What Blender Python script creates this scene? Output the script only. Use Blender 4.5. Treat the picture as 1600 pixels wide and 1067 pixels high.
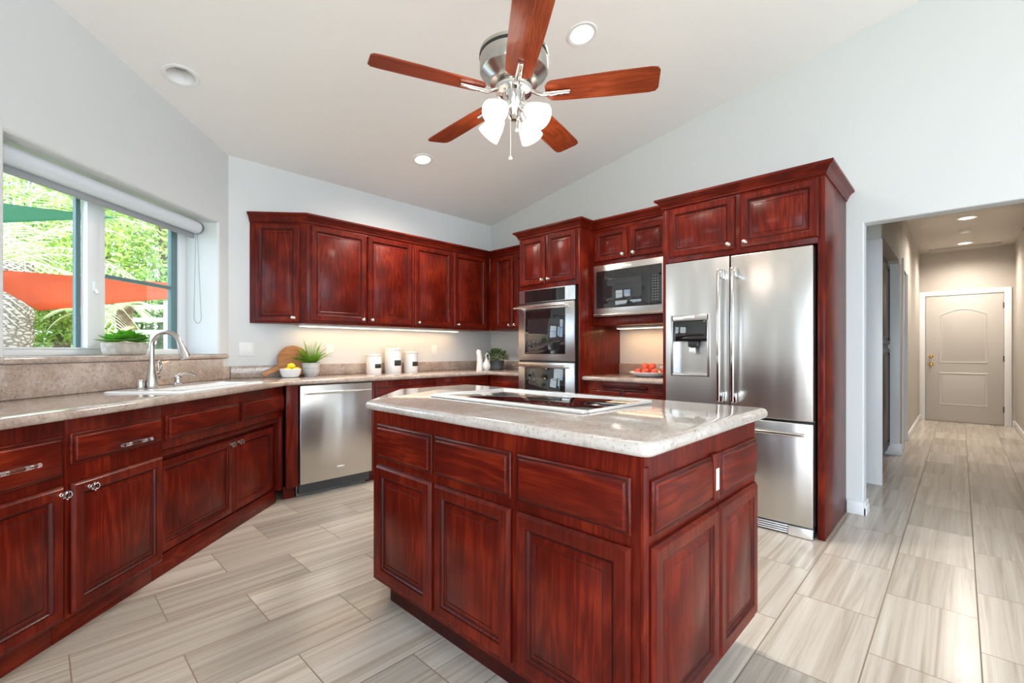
import bpy, bmesh, math, random
from mathutils import Vector, Matrix
from math import sin, cos, pi, radians
for o in list(bpy.data.objects): bpy.data.objects.remove(o)
random.seed(7)
SC = bpy.context.scene
COL = SC.collection

# ------------------------------------------------------------------ camera
cam = bpy.data.cameras.new('camera'); camo = bpy.data.objects.new('camera', cam); COL.objects.link(camo)
cam.sensor_width = 36; cam.sensor_fit = 'HORIZONTAL'; cam.lens = 16.256
cam.shift_y = 0.00856; cam.clip_start = 0.05; cam.clip_end = 300
camo.location = (0, 0, 1.16); camo.rotation_euler = (radians(90), 0, radians(-45.9))
SC.camera = camo
# ------------------------------------------------------------------ view, world, sun
SC.view_settings.view_transform = 'Standard'; SC.view_settings.look = 'None'
SC.view_settings.gamma = 1; SC.view_settings.use_curve_mapping = False
SC.view_settings.exposure = 0.86
W = bpy.data.worlds.new('world'); SC.world = W; W.use_nodes = True
bgn = W.node_tree.nodes['Background']
tc = W.node_tree.nodes.new('ShaderNodeTexCoord'); nz = W.node_tree.nodes.new('ShaderNodeTexNoise')
rp = W.node_tree.nodes.new('ShaderNodeValToRGB')
nz.inputs['Scale'].default_value = 3; nz.inputs['Detail'].default_value = 5
rp.color_ramp.elements[0].position = .42; rp.color_ramp.elements[0].color = (.50, .70, 1, 1)
rp.color_ramp.elements[1].position = .58; rp.color_ramp.elements[1].color = (.92, .96, 1, 1)
W.node_tree.links.new(tc.outputs['Generated'], nz.inputs['Vector'])
W.node_tree.links.new(nz.outputs['Fac'], rp.inputs['Fac'])
W.node_tree.links.new(rp.outputs['Color'], bgn.inputs['Color'])
bgn.inputs['Strength'].default_value = 3.3

def lamp(kind, name, loc, energy, color=(1, 1, 1), rot=(0, 0, 0), **kw):
    l = bpy.data.lights.new(name, kind); l.energy = energy; l.color = color
    for k, v in kw.items(): setattr(l, k, v)
    o = bpy.data.objects.new(name, l); COL.objects.link(o); o.location = loc; o.rotation_euler = rot
    return o
sun = lamp('SUN', 'sun', (8, 2, 12), 4.4, (1, .95, .86), angle=radians(1))
sun.rotation_euler = Vector((.70, -.12, .70)).to_track_quat('Z', 'Y').to_euler()
# soft fill lamps added inside the unseen openings, standing in for daylight
DAY = (.93, .97, 1)
lamp('AREA', 'daylight_fill_south', (1.3, -4.05, 1.55), 13, DAY, (radians(90), 0, 0), shape='RECTANGLE', size=4.0, size_y=2.2)
lamp('AREA', 'daylight_fill_west', (-1.72, -1.4, 1.3), 22, DAY, (radians(90), 0, radians(-90)), shape='RECTANGLE', size=3.4, size_y=2.2)
# upward-tilted lamps added at the same openings to brighten the ceiling
lamp('AREA', 'added_uplight_south', (1.3, -4.0, .5), 17, (1, .955, .90), (radians(140), 0, 0), shape='RECTANGLE', size=4.0, size_y=.9)
lamp('AREA', 'added_uplight_west', (-1.68, -1.4, .3), 20, (1, .955, .90), (radians(140), 0, radians(-90)), shape='RECTANGLE', size=3.4, size_y=.9)

# ------------------------------------------------------------------ materials
def rgb(r, g, b):
    f = lambda c: (c/255/12.92) if c/255 <= .04045 else ((c/255+.055)/1.055)**2.4
    return (f(r), f(g), f(b), 1)
def newmat(name):
    m = bpy.data.materials.new(name); m.use_nodes = True
    return m, m.node_tree, m.node_tree.nodes['Principled BSDF']
def N_(nt, t, **kw):
    n = nt.nodes.new(t)
    for k, v in kw.items():
        if k in n.inputs.keys() if isinstance(k, str) else False: n.inputs[k].default_value = v
        else: setattr(n, k, v)
    return n
def flat(name, col, rough=.5, metal=0, bump=0, bscale=60, var=0, **kw):
    m, nt, p = newmat(name)
    p.inputs['Base Color'].default_value = col; p.inputs['Roughness'].default_value = rough
    p.inputs['Metallic'].default_value = metal
    for k, v in kw.items(): p.inputs[k.replace('_', ' ')].default_value = v
    t = nt.nodes.new('ShaderNodeTexCoord'); n = nt.nodes.new('ShaderNodeTexNoise')
    n.inputs['Scale'].default_value = bscale; n.inputs['Detail'].default_value = 4
    nt.links.new(t.outputs['Object'], n.inputs['Vector'])
    if var:
        mr = nt.nodes.new('ShaderNodeMapRange'); mr.inputs['From Min'].default_value = .3; mr.inputs['From Max'].default_value = .7
        mr.inputs['To Min'].default_value = 1-var; mr.inputs['To Max'].default_value = 1+var
        mx = nt.nodes.new('ShaderNodeVectorMath'); mx.operation = 'SCALE'; mx.inputs[0].default_value = col[:3]
        nt.links.new(n.outputs['Fac'], mr.inputs['Value']); nt.links.new(mr.outputs['Result'], mx.inputs['Scale'])
        nt.links.new(mx.outputs['Vector'], p.inputs['Base Color'])
    if bump:
        b = nt.nodes.new('ShaderNodeBump'); b.inputs['Strength'].default_value = bump; b.inputs['Distance'].default_value = .004
        nt.links.new(n.outputs['Fac'], b.inputs['Height']); nt.links.new(b.outputs['Normal'], p.inputs['Normal'])
    return m
def mathn(nt, op, a, b=None):
    n = nt.nodes.new('ShaderNodeMath'); n.operation = op
    for i, v in enumerate((a, b)):
        if v is None: continue
        if isinstance(v, (int, float)): n.inputs[i].default_value = v
        else: nt.links.new(v, n.inputs[i])
    return n.outputs[0]
def wood(name, axis, cols, rough=.36, gs=1.0, coat=.12):
    m, nt, p = newmat(name)
    t = nt.nodes.new('ShaderNodeTexCoord'); oi = nt.nodes.new('ShaderNodeObjectInfo')
    mp = nt.nodes.new('ShaderNodeMapping')
    s = [9*gs, 9*gs, 9*gs]; s[axis] = 1.1*gs
    mp.inputs['Scale'].default_value = s
    cb = nt.nodes.new('ShaderNodeCombineXYZ')
    nt.links.new(mathn(nt, 'MULTIPLY', oi.outputs['Random'], 37.0), cb.inputs[0]); nt.links.new(mathn(nt, 'MULTIPLY', oi.outputs['Random'], 91.0), cb.inputs[2])
    nt.links.new(cb.outputs[0], mp.inputs['Location'])
    nt.links.new(t.outputs['Object'], mp.inputs['Vector'])
    n1 = nt.nodes.new('ShaderNodeTexNoise'); n1.inputs['Scale'].default_value = 1.0; n1.inputs['Detail'].default_value = 3; n1.inputs['Distortion'].default_value = .6
    nt.links.new(mp.outputs[0], n1.inputs['Vector'])
    # growth rings: a banded function of the low noise
    rings = mathn(nt, 'FRACT', mathn(nt, 'MULTIPLY', n1.outputs['Fac'], 9.0))
    rings = mathn(nt, 'ABSOLUTE', mathn(nt, 'SUBTRACT', rings, .5))
    mp2 = nt.nodes.new('ShaderNodeMapping'); s2 = [160*gs, 160*gs, 160*gs]; s2[axis] = 5*gs; mp2.inputs['Scale'].default_value = s2
    nt.links.new(t.outputs['Object'], mp2.inputs['Vector'])
    n2 = nt.nodes.new('ShaderNodeTexNoise'); n2.inputs['Scale'].default_value = 1.0; n2.inputs['Detail'].default_value = 2
    nt.links.new(mp2.outputs[0], n2.inputs['Vector'])
    n3 = nt.nodes.new('ShaderNodeTexNoise'); n3.inputs['Scale'].default_value = 4.5; n3.inputs['Detail'].default_value = 2
    mp3 = nt.nodes.new('ShaderNodeMapping'); nt.links.new(cb.outputs[0], mp3.inputs['Location']); nt.links.new(t.outputs['Object'], mp3.inputs['Vector'])
    nt.links.new(mp3.outputs[0], n3.inputs['Vector'])
    f = mathn(nt, 'ADD', mathn(nt, 'MULTIPLY', rings, .42), mathn(nt, 'MULTIPLY', n2.outputs['Fac'], .35))
    f = mathn(nt, 'ADD', f, mathn(nt, 'MULTIPLY', n3.outputs['Fac'], .72))
    f = mathn(nt, 'SUBTRACT', f, .175)
    r = nt.nodes.new('ShaderNodeValToRGB'); e = r.color_ramp.elements
    e[0].position = .12; e[0].color = cols[0]; e[1].position = .85; e[1].color = cols[2]
    k = e.new(.48); k.color = cols[1]
    nt.links.new(f, r.inputs['Fac']); nt.links.new(r.outputs['Color'], p.inputs['Base Color'])
    p.inputs['Roughness'].default_value = rough; p.inputs['Coat Weight'].default_value = coat; p.inputs['Coat Roughness'].default_value = .12; p.inputs['Specular IOR Level'].default_value = .14
    b = nt.nodes.new('ShaderNodeBump'); b.inputs['Strength'].default_value = .12; b.inputs['Distance'].default_value = .002
    nt.links.new(n2.outputs['Fac'], b.inputs['Height']); nt.links.new(b.outputs['Normal'], p.inputs['Normal'])
    return m
CH = ((.034, .0030, .0016, 1), (.100, .0070, .0028, 1), (.25, .026, .0060, 1))
M = {}
M['wv'] = wood('cherry_vertical_grain', 2, CH)
M['wh'] = wood('cherry_horizontal_grain', 0, CH)
M['why'] = wood('cherry_horizontal_grain_side', 1, CH)
DK = ((.014, .0020, .0015, 1), (.036, .0038, .0024, 1), (.07, .007, .003, 1))
M['glaze'] = wood('cherry_dark_glaze', 2, DK, .35)
M['blade'] = wood('fan_blade_wood', 0, ((.11, .018, .006, 1), (.27, .044, .012, 1), (.50, .11, .032, 1)), .3, 1.3, .2)
M['board'] = wood('acacia_board_wood', 0, ((.20, .08, .03, 1), (.42, .19, .075, 1), (.60, .32, .15, 1)), .45, 1.6, 0)
M['wall'] = flat('wall_paint', (.655, .672, .66, 1), .6, bump=.05, bscale=120)
M['ceil'] = flat('ceiling_paint', (.86, .845, .82, 1), .7, bump=.30, bscale=22)
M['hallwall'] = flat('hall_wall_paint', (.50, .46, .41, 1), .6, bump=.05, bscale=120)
M['trim'] = flat('white_trim_paint', (.78, .79, .79, 1), .35)
M['vinyl'] = flat('white_vinyl', (.80, .82, .83, 1), .3)
M['greyframe'] = flat('grey_green_exterior_frame', rgb(92, 120, 122), .5)
M['plastic'] = flat('white_plastic', (.80, .80, .79, 1), .35)
M['ceramic'] = flat('white_ceramic', (.82, .82, .80, 1), .12, Coat_Weight=.5)
M['sink'] = flat('white_enamel', (.86, .87, .86, 1), .12, Coat_Weight=.6)
M['black'] = flat('black_gloss_glass', (.008, .009, .010, 1), .04, Coat_Weight=1.0)
M['blackmat'] = flat('black_plastic', (.015, .015, .016, 1), .4)
M['oveninner'] = flat('oven_window_tint', (.018, .019, .021, 1), .03, Coat_Weight=1.0)
M['slate'] = flat('chalk_label_black', (.022, .023, .022, 1), .6)
M['brass'] = flat('polished_brass', rgb(220, 170, 90), .2, 1)
M['nickel'] = flat('brushed_nickel', (.52, .49, .45, 1), .26, 1)
M['chrome'] = flat('polished_steel', (.74, .73, .71, 1), .12, 1)
M['darkgrey'] = flat('dark_grey_metal', (.06, .062, .065, 1), .4, .5)
M['grate'] = flat('grey_kick_metal', (.30, .31, .32, 1), .35, .8)
def steel(name, axis, col=(.60, .585, .56, 1), rough=.27, wav=.25, wfreq=2.3):
    m, nt, p = newmat(name)
    p.inputs['Base Color'].default_value = col; p.inputs['Metallic'].default_value = 1
    t = nt.nodes.new('ShaderNodeTexCoord'); mp = nt.nodes.new('ShaderNodeMapping')
    s = [900, 900, 900]; s[axis] = 6; mp.inputs['Scale'].default_value = s
    nt.links.new(t.outputs['Object'], mp.inputs['Vector'])
    n = nt.nodes.new('ShaderNodeTexNoise'); n.inputs['Scale'].default_value = 1; nt.links.new(mp.outputs[0], n.inputs['Vector'])
    mr = nt.nodes.new('ShaderNodeMapRange'); mr.inputs['To Min'].default_value = rough; mr.inputs['To Max'].default_value = rough+.04
    nt.links.new(n.outputs['Fac'], mr.inputs['Value']); nt.links.new(mr.outputs['Result'], p.inputs['Roughness'])
    # sheet metal is never quite flat: slow vertical ripples
    mp2 = nt.nodes.new('ShaderNodeMapping'); mp2.inputs['Scale'].default_value = (wfreq*2.2, wfreq*2.2, .55)
    nt.links.new(t.outputs['Object'], mp2.inputs['Vector'])
    n2 = nt.nodes.new('ShaderNodeTexNoise'); n2.inputs['Scale'].default_value = 1.0; n2.inputs['Detail'].default_value = 1
    nt.links.new(mp2.outputs[0], n2.inputs['Vector'])
    b = nt.nodes.new('ShaderNodeBump'); b.inputs['Strength'].default_value = wav; b.inputs['Distance'].default_value = .05
    nt.links.new(n2.outputs['Fac'], b.inputs['Height'])
    b2 = nt.nodes.new('ShaderNodeBump'); b2.inputs['Strength'].default_value = .003; b2.inputs['Distance'].default_value = .001
    nt.links.new(n.outputs['Fac'], b2.inputs['Height']); nt.links.new(b.outputs['Normal'], b2.inputs['Normal'])
    nt.links.new(b2.outputs['Normal'], p.inputs['Normal'])
    return m
M['steel'] = steel('brushed_stainless_steel', 2)
M['steelh'] = steel('brushed_stainless_steel_horizontal', 0, wav=.08)
def glass(name, tint=(1, 1, 1, 1), refl=.12):
    m = bpy.data.materials.new(name); m.use_nodes = True; nt = m.node_tree; nt.nodes.clear()
    out = nt.nodes.new('ShaderNodeOutputMaterial'); mix = nt.nodes.new('ShaderNodeMixShader')
    tr = nt.nodes.new('ShaderNodeBsdfTransparent'); tr.inputs['Color'].default_value = tint
    gl = nt.nodes.new('ShaderNodeBsdfGlossy'); gl.inputs['Roughness'].default_value = .02
    fr = nt.nodes.new('ShaderNodeFresnel'); fr.inputs['IOR'].default_value = 1.45
    nt.links.new(mathn(nt, 'MULTIPLY', fr.outputs[0], refl*8), mix.inputs['Fac'])
    nt.links.new(tr.outputs[0], mix.inputs[1]); nt.links.new(gl.outputs[0], mix.inputs[2]); nt.links.new(mix.outputs[0], out.inputs['Surface'])
    return m
M['pane'] = glass('window_glass', (.96, .98, .98, 1), .025)
m, nt, p = newmat('clear_crystal'); p.inputs['Transmission Weight'].default_value = 1; p.inputs['Roughness'].default_value = .02; p.inputs['IOR'].default_value = 1.5
M['crystal'] = m
def emis(name, col, s):
    m, nt, p = newmat(name); p.inputs['Base Color'].default_value = col
    p.inputs['Emission Color'].default_value = col; p.inputs['Emission Strength'].default_value = s
    return m
M['lampglow'] = emis('lit_lamp_lens', (1, .90, .76, 1), 2.5)
M['striplens'] = emis('lit_strip_lens', (1, .74, .42, 1), 3.2)
M['bulb'] = emis('lit_bulb', (1, .90, .74, 1), 4)
M['frost'] = emis('lit_frosted_glass', (1, .80, .66, 1), .36)
M['deadlens'] = flat('unlit_reflector', (.42, .42, .38, 1), .2, .5)
def granite(name, a, b, c, dk):
    m, nt, p = newmat(name)
    t = nt.nodes.new('ShaderNodeTexCoord')
    n1 = nt.nodes.new('ShaderNodeTexNoise'); n1.inputs['Scale'].default_value = 7; n1.inputs['Detail'].default_value = 6; n1.inputs['Roughness'].default_value = .65
    n2 = nt.nodes.new('ShaderNodeTexNoise'); n2.inputs['Scale'].default_value = 75; n2.inputs['Detail'].default_value = 4; n2.inputs['Roughness'].default_value = .7
    v = nt.nodes.new('ShaderNodeTexVoronoi'); v.inputs['Scale'].default_value = 120
    for n in (n1, n2, v): nt.links.new(t.outputs['Object'], n.inputs['Vector'])
    r = nt.nodes.new('ShaderNodeValToRGB'); e = r.color_ramp.elements; e[0].position = .40; e[0].color = b; e[1].position = .60; e[1].color = a
    nt.links.new(n1.outputs['Fac'], r.inputs['Fac'])
    r2 = nt.nodes.new('ShaderNodeValToRGB'); e = r2.color_ramp.elements
    e[0].position = .34; e[0].color = (1, 1, 1, 1); e[1].position = .46; e[1].color = (0, 0, 0, 1)
    nt.links.new(n2.outputs['Fac'], r2.inputs['Fac'])
    mx = nt.nodes.new('ShaderNodeMix'); mx.data_type = 'RGBA'; nt.links.new(mathn(nt, 'MULTIPLY', r2.outputs['Color'], .75), mx.inputs['Factor'])
    nt.links.new(r.outputs['Color'], mx.inputs['A']); mx.inputs['B'].default_value = c
    r3 = nt.nodes.new('ShaderNodeMapRange'); r3.inputs['From Min'].default_value = .60; r3.inputs['From Max'].default_value = .68
    nt.links.new(n2.outputs['Fac'], r3.inputs['Value'])
    mx2 = nt.nodes.new('ShaderNodeMix'); mx2.data_type = 'RGBA'; nt.links.new(mathn(nt, 'MULTIPLY', r3.outputs['Result'], .7), mx2.inputs['Factor'])
    nt.links.new(mx.outputs['Result'], mx2.inputs['A']); mx2.inputs['B'].default_value = dk
    r4 = nt.nodes.new('ShaderNodeSeparateColor'); nt.links.new(v.outputs['Color'], r4.inputs[0])
    sp = mathn(nt, 'GREATER_THAN', r4.outputs[0], .80)
    mx3 = nt.nodes.new('ShaderNodeMix'); mx3.data_type = 'RGBA'; nt.links.new(mathn(nt, 'MULTIPLY', sp, .4), mx3.inputs['Factor'])
    nt.links.new(mx2.outputs['Result'], mx3.inputs['A']); mx3.inputs['B'].default_value = a
    nt.links.new(mx3.outputs['Result'], p.inputs['Base Color'])
    p.inputs['Roughness'].default_value = .09; p.inputs['Coat Weight'].default_value = .3; p.inputs['Coat Roughness'].default_value = .04
    return m
M['granite'] = granite('speckled_tan_granite', (.50, .41, .35, 1), (.36, .275, .225, 1), (.22, .155, .125, 1), (.60, .53, .46, 1))
M['granite_lit'] = granite('granite_lit_island', (.60, .555, .51, 1), (.48, .42, .37, 1), (.30, .23, .20, 1), (.68, .65, .61, 1))  # lit copy of the granite: lighter colour paints in the light on the island
# floor: 12x24 vein-cut tiles in running bond
m, nt, p = newmat('vein_cut_floor_tile')
g = nt.nodes.new('ShaderNodeNewGeometry'); sx = nt.nodes.new('ShaderNodeSeparateXYZ'); nt.links.new(g.outputs['Position'], sx.inputs[0])
X, Y = sx.outputs[0], sx.outputs[1]
yr = mathn(nt, 'DIVIDE', mathn(nt, 'SUBTRACT', Y, .255-.3117*40), .3117)
row = mathn(nt, 'FLOOR', yr); fy = mathn(nt, 'FRACT', yr)
par = mathn(nt, 'MODULO', row, 2.0)
xr = mathn(nt, 'DIVIDE', mathn(nt, 'SUBTRACT', mathn(nt, 'SUBTRACT', X, mathn(nt, 'MULTIPLY', par, .305)), .09-.61*40), .61)
colm = mathn(nt, 'FLOOR', xr); fx = mathn(nt, 'FRACT', xr)
cb = nt.nodes.new('ShaderNodeCombineXYZ'); nt.links.new(row, cb.inputs[0]); nt.links.new(colm, cb.inputs[1])
wn = nt.nodes.new('ShaderNodeTexWhiteNoise'); wn.noise_dimensions = '2D'; nt.links.new(cb.outputs[0], wn.inputs['Vector'])
sc = nt.nodes.new('ShaderNodeSeparateColor'); nt.links.new(wn.outputs['Color'], sc.inputs[0])
cv = nt.nodes.new('ShaderNodeCombineXYZ')
nt.links.new(mathn(nt, 'MULTIPLY', X, .65), cv.inputs[0]); nt.links.new(mathn(nt, 'MULTIPLY', Y, 27.0), cv.inputs[1]); nt.links.new(mathn(nt, 'MULTIPLY', wn.outputs['Value'], 90.0), cv.inputs[2])
vn = nt.nodes.new('ShaderNodeTexNoise'); vn.inputs['Scale'].default_value = 1; vn.inputs['Detail'].default_value = 5; vn.inputs['Roughness'].default_value = .62; vn.inputs['Distortion'].default_value = .7
nt.links.new(cv.outputs[0], vn.inputs['Vector'])
rv = nt.nodes.new('ShaderNodeValToRGB'); e = rv.color_ramp.elements
e[0].position = .30; e[0].color = (.40, .335, .272, 1); e[1].position = .72; e[1].color = (.665, .62, .55, 1); k = e.new(.50); k.color = (.555, .495, .42, 1)
nt.links.new(vn.outputs['Fac'], rv.inputs['Fac'])
tint = nt.nodes.new('ShaderNodeMapRange'); tint.inputs['To Min'].default_value = .76; tint.inputs['To Max'].default_value = 1.13
nt.links.new(sc.outputs[1], tint.inputs['Value'])
vs = nt.nodes.new('ShaderNodeVectorMath'); vs.operation = 'SCALE'; nt.links.new(rv.outputs['Color'], vs.inputs[0]); nt.links.new(tint.outputs['Result'], vs.inputs['Scale'])
ga = mathn(nt, 'LESS_THAN', mathn(nt, 'MINIMUM', fy, mathn(nt, 'SUBTRACT', 1.0, fy)), .0075)
gb = mathn(nt, 'LESS_THAN', mathn(nt, 'MINIMUM', fx, mathn(nt, 'SUBTRACT', 1.0, fx)), .0038)
gg = mathn(nt, 'MAXIMUM', ga, gb)
mx = nt.nodes.new('ShaderNodeMix'); mx.data_type = 'RGBA'; nt.links.new(gg, mx.inputs['Factor']); nt.links.new(vs.outputs['Vector'], mx.inputs['A']); mx.inputs['B'].default_value = (.25, .185, .125, 1)
nt.links.new(mx.outputs['Result'], p.inputs['Base Color'])
rr = nt.nodes.new('ShaderNodeMapRange'); rr.inputs['To Min'].default_value = .20; rr.inputs['To Max'].default_value = .7; nt.links.new(gg, rr.inputs['Value']); nt.links.new(rr.outputs['Result'], p.inputs['Roughness'])
bp = nt.nodes.new('ShaderNodeBump'); bp.inputs['Strength'].default_value = .4; bp.inputs['Distance'].default_value = .002; nt.links.new(mathn(nt, 'SUBTRACT', 1.0, gg), bp.inputs['Height']); nt.links.new(bp.outputs['Normal'], p.inputs['Normal'])
M['floor'] = m
M['leafy'] = flat('tree_leaf_green', (.36, .52, .10, 1), .5, var=.45, bscale=1.2, Transmission_Weight=0)
M['leafdeep'] = flat('tree_leaf_deep_green', (.20, .36, .07, 1), .5, var=.4, bscale=1.5)
M['palm'] = flat('palm_frond_green', (.62, .68, .36, 1), .45, var=.3, bscale=3)
m, nt, p = newmat('palm_bark'); p.inputs['Roughness'].default_value = .9
t = nt.nodes.new('ShaderNodeTexCoord'); mp = nt.nodes.new('ShaderNodeMapping'); mp.inputs['Scale'].default_value = (8.5, 8.5, 15); nt.links.new(t.outputs['Object'], mp.inputs['Vector'])
v = nt.nodes.new('ShaderNodeTexVoronoi'); v.feature = 'DISTANCE_TO_EDGE'; v.inputs['Scale'].default_value = 1; nt.links.new(mp.outputs[0], v.inputs['Vector'])
r = nt.nodes.new('ShaderNodeValToRGB'); e = r.color_ramp.elements; e[0].position = .02; e[0].color = (.13, .105, .085, 1); e[1].position = .22; e[1].color = (.40, .34, .30, 1)
nt.links.new(v.outputs['Distance'], r.inputs['Fac']); nt.links.new(r.outputs['Color'], p.inputs['Base Color'])
b = nt.nodes.new('ShaderNodeBump'); b.inputs['Distance'].default_value = .05; nt.links.new(v.outputs['Distance'], b.inputs['Height']); nt.links.new(b.outputs['Normal'], p.inputs['Normal'])
M['bark'] = m
M['darkbark'] = flat('brown_bark', (.18, .12, .08, 1), .9, bump=.6, bscale=12, var=.3)
M['grass'] = flat('dry_grass', (.26, .27, .09, 1), .9, var=.3, bscale=1)
M['sailr'] = flat('terracotta_shade_cloth', (.26, .038, .010, 1), .9, Specular_IOR_Level=.05)
M['sailg'] = flat('green_shade_cloth', (.006, .060, .024, 1), .9, Specular_IOR_Level=.05)
M['fence'] = flat('white_fence_paint', (.85, .85, .83, 1), .5)
M['fern'] = flat('fern_green', (.22, .50, .035, 1), .5, var=.35, bscale=14)
M['succ'] = flat('succulent_green', (.13, .42, .035, 1), .4, var=.3, bscale=18)
M['bush'] = flat('small_leaf_green', (.12, .22, .065, 1), .5, var=.4, bscale=22)
M['cement'] = flat('weathered_cement', (.50, .47, .42, 1), .85, bump=.4, bscale=30, var=.2)
M['potw'] = flat('ribbed_grey_white_ceramic', (.56, .55, .52, 1), .6, var=.12, bscale=20)
M['potg'] = flat('slate_grey_ceramic', (.085, .095, .11, 1), .6, var=.15, bscale=30)
M['lemon'] = flat('lemon_peel', (.92, .66, .01, 1), .4, bump=.2, bscale=160)
M['peach'] = flat('red_orange_fruit_skin', (.72, .10, .045, 1), .4, var=.35, bscale=16)
M['soil'] = flat('potting_soil', (.03, .02, .012, 1), .95)
M['blind'] = flat('blind_fabric', (.66, .70, .74, 1), .5)
M['cord'] = flat('cord_grey', (.30, .32, .33, 1), .5)
M['silver'] = flat('silver_trim', (.88, .88, .87, 1), .42, .85)
M['pantry'] = wood('dark_pantry_wood', 2, ((.010, .004, .003, 1), (.028, .010, .007, 1), (.05, .018, .010, 1)))
M['pwhite'] = flat('door_paint', (.52, .49, .45, 1), .45)

# ------------------------------------------------------------------ mesh helpers
def obj(name, bm, mat, parent=None, loc=(0, 0, 0), rz=0, sharp=35, label=None):
    me = bpy.data.meshes.new(name); bm.to_mesh(me); bm.free()
    mats = mat if isinstance(mat, (list, tuple)) else [mat]
    for q in mats: me.materials.append(M[q] if isinstance(q, str) else q)
    for pl in me.polygons: pl.use_smooth = True
    me.set_sharp_from_angle(angle=radians(sharp))
    o = bpy.data.objects.new(name, me); COL.objects.link(o)
    o.location = loc; o.rotation_euler = (0, 0, rz)
    if parent: o.parent = parent
    if label: o['label'] = label
    return o
def thing(name, label, cat, loc=(0, 0, 0), rz=0, group=None):
    o = bpy.data.objects.new(name, None); COL.objects.link(o); o.empty_display_size = .1
    o.location = loc; o.rotation_euler = (0, 0, rz); o['label'] = label; o['category'] = cat
    if group: o['group'] = group
    return o
def tag(o, label, cat, group=None, kind=None):
    o['label'] = label; o['category'] = cat
    if group: o['group'] = group
    if kind: o['kind'] = kind
    return o
def struct(o): o['kind'] = 'structure'; return o
def BM(): return bmesh.new()
def box(bm, x0, x1, y0, y1, z0, z1, bev=0, seg=2, mi=0):
    x0, x1 = sorted((x0, x1)); y0, y1 = sorted((y0, y1)); z0, z1 = sorted((z0, z1))
    v = [bm.verts.new(c) for c in ((x0, y0, z0), (x1, y0, z0), (x1, y1, z0), (x0, y1, z0), (x0, y0, z1), (x1, y0, z1), (x1, y1, z1), (x0, y1, z1))]
    fs = [bm.faces.new([v[i] for i in q]) for q in ((3, 2, 1, 0), (4, 5, 6, 7), (0, 1, 5, 4), (1, 2, 6, 5), (2, 3, 7, 6), (3, 0, 4, 7))]
    for f in fs: f.material_index = mi
    if bev:
        es = list({e for f in fs for e in f.edges})
        r = bmesh.ops.bevel(bm, geom=es, offset=bev, segments=seg, affect='EDGES', profile=.5)
        for f in r['faces']: f.material_index = mi
def frame_of(d):
    d = Vector(d).normalized(); a = Vector((0, 0, 1)) if abs(d.z) < .9 else Vector((1, 0, 0))
    u = d.cross(a).normalized(); return u, d.cross(u).normalized()
def tube(bm, pts, rad, seg=12, cap=True, mi=0, squash=1.0):
    pts = [Vector(p) for p in pts]; n = len(pts); rad = rad if isinstance(rad, (list, tuple)) else [rad]*n
    rings = []; pu = None
    for i, p in enumerate(pts):
        d = (pts[min(i+1, n-1)]-pts[max(i-1, 0)])
        u, w = frame_of(d)
        if pu is not None:
            dn = d.normalized(); u = (pu-dn*pu.dot(dn)).normalized(); w = dn.cross(u).normalized()
        pu = u
        rings.append([bm.verts.new(p+(u*cos(2*pi*k/seg)+w*sin(2*pi*k/seg)*squash)*rad[i]) for k in range(seg)])
    fs = []
    for a, b in zip(rings, rings[1:]):
        for k in range(seg): fs.append(bm.faces.new((a[k], a[(k+1) % seg], b[(k+1) % seg], b[k])))
    if cap: fs.append(bm.faces.new(rings[0][::-1])); fs.append(bm.faces.new(rings[-1]))
    for f in fs: f.material_index = mi
def lathe(bm, prof, seg=32, c=(0, 0, 0), mi=0, mat4=None):
    c = Vector(c); rings = []
    nv0 = len(bm.verts)
    new = []
    for r, z in prof:
        if r < 1e-5: v = bm.verts.new(c+Vector((0, 0, z))); rings.append([v]); new.append(v)
        else:
            q = [bm.verts.new(c+Vector((r*cos(2*pi*k/seg), r*sin(2*pi*k/seg), z))) for k in range(seg)]; rings.append(q); new += q
    for a, b in zip(rings, rings[1:]):
        for k in range(seg):
            k2 = (k+1) % seg
            if len(a) == 1 and len(b) == 1: continue
            if len(a) == 1: f = bm.faces.new((a[0], b[k], b[k2]))
            elif len(b) == 1: f = bm.faces.new((a[k], a[k2], b[0]))
            else: f = bm.faces.new((a[k], a[k2], b[k2], b[k]))
            f.material_index = mi
    if mat4 is not None: bmesh.ops.transform(bm, matrix=mat4, verts=new)
    return new
def fix(bm): bmesh.ops.recalc_face_normals(bm, faces=bm.faces[:]); return bm
def round_poly(poly, r, seg=5):
    out = []; n = len(poly)
    rr = r if isinstance(r, (list, tuple)) else [r]*n
    for i in range(n):
        a, b, c = Vector(poly[i-1]), Vector(poly[i]), Vector(poly[(i+1) % n])
        if rr[i] <= 0: out.append(b); continue
        d1 = (a-b).normalized(); d2 = (c-b).normalized(); ang = d1.angle(d2)
        t = rr[i]/math.tan(ang/2); p1 = b+d1*t; p2 = b+d2*t
        for k in range(seg+1):
            s = k/seg; out.append((p1*(1-s)+b*s)*(1-s)+(b*(1-s)+p2*s)*s)
    return out
def offset_poly(poly, d):
    # inward offset for a CCW polygon
    n = len(poly); out = []
    for i in range(n):
        a, b, c = poly[i-1], poly[i], poly[(i+1) % n]
        e1 = (b-a).normalized(); e2 = (c-b).normalized()
        n1 = Vector((-e1.y, e1.x)); n2 = Vector((-e2.y, e2.x)); m = n1+n2
        l = m.length_squared
        out.append(b+m*(2*d/l if l > 1e-9 else 0))
    return out
def area2(p): return sum(p[i-1][0]*p[i][1]-p[i][0]*p[i-1][1] for i in range(len(p)))/2
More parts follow.
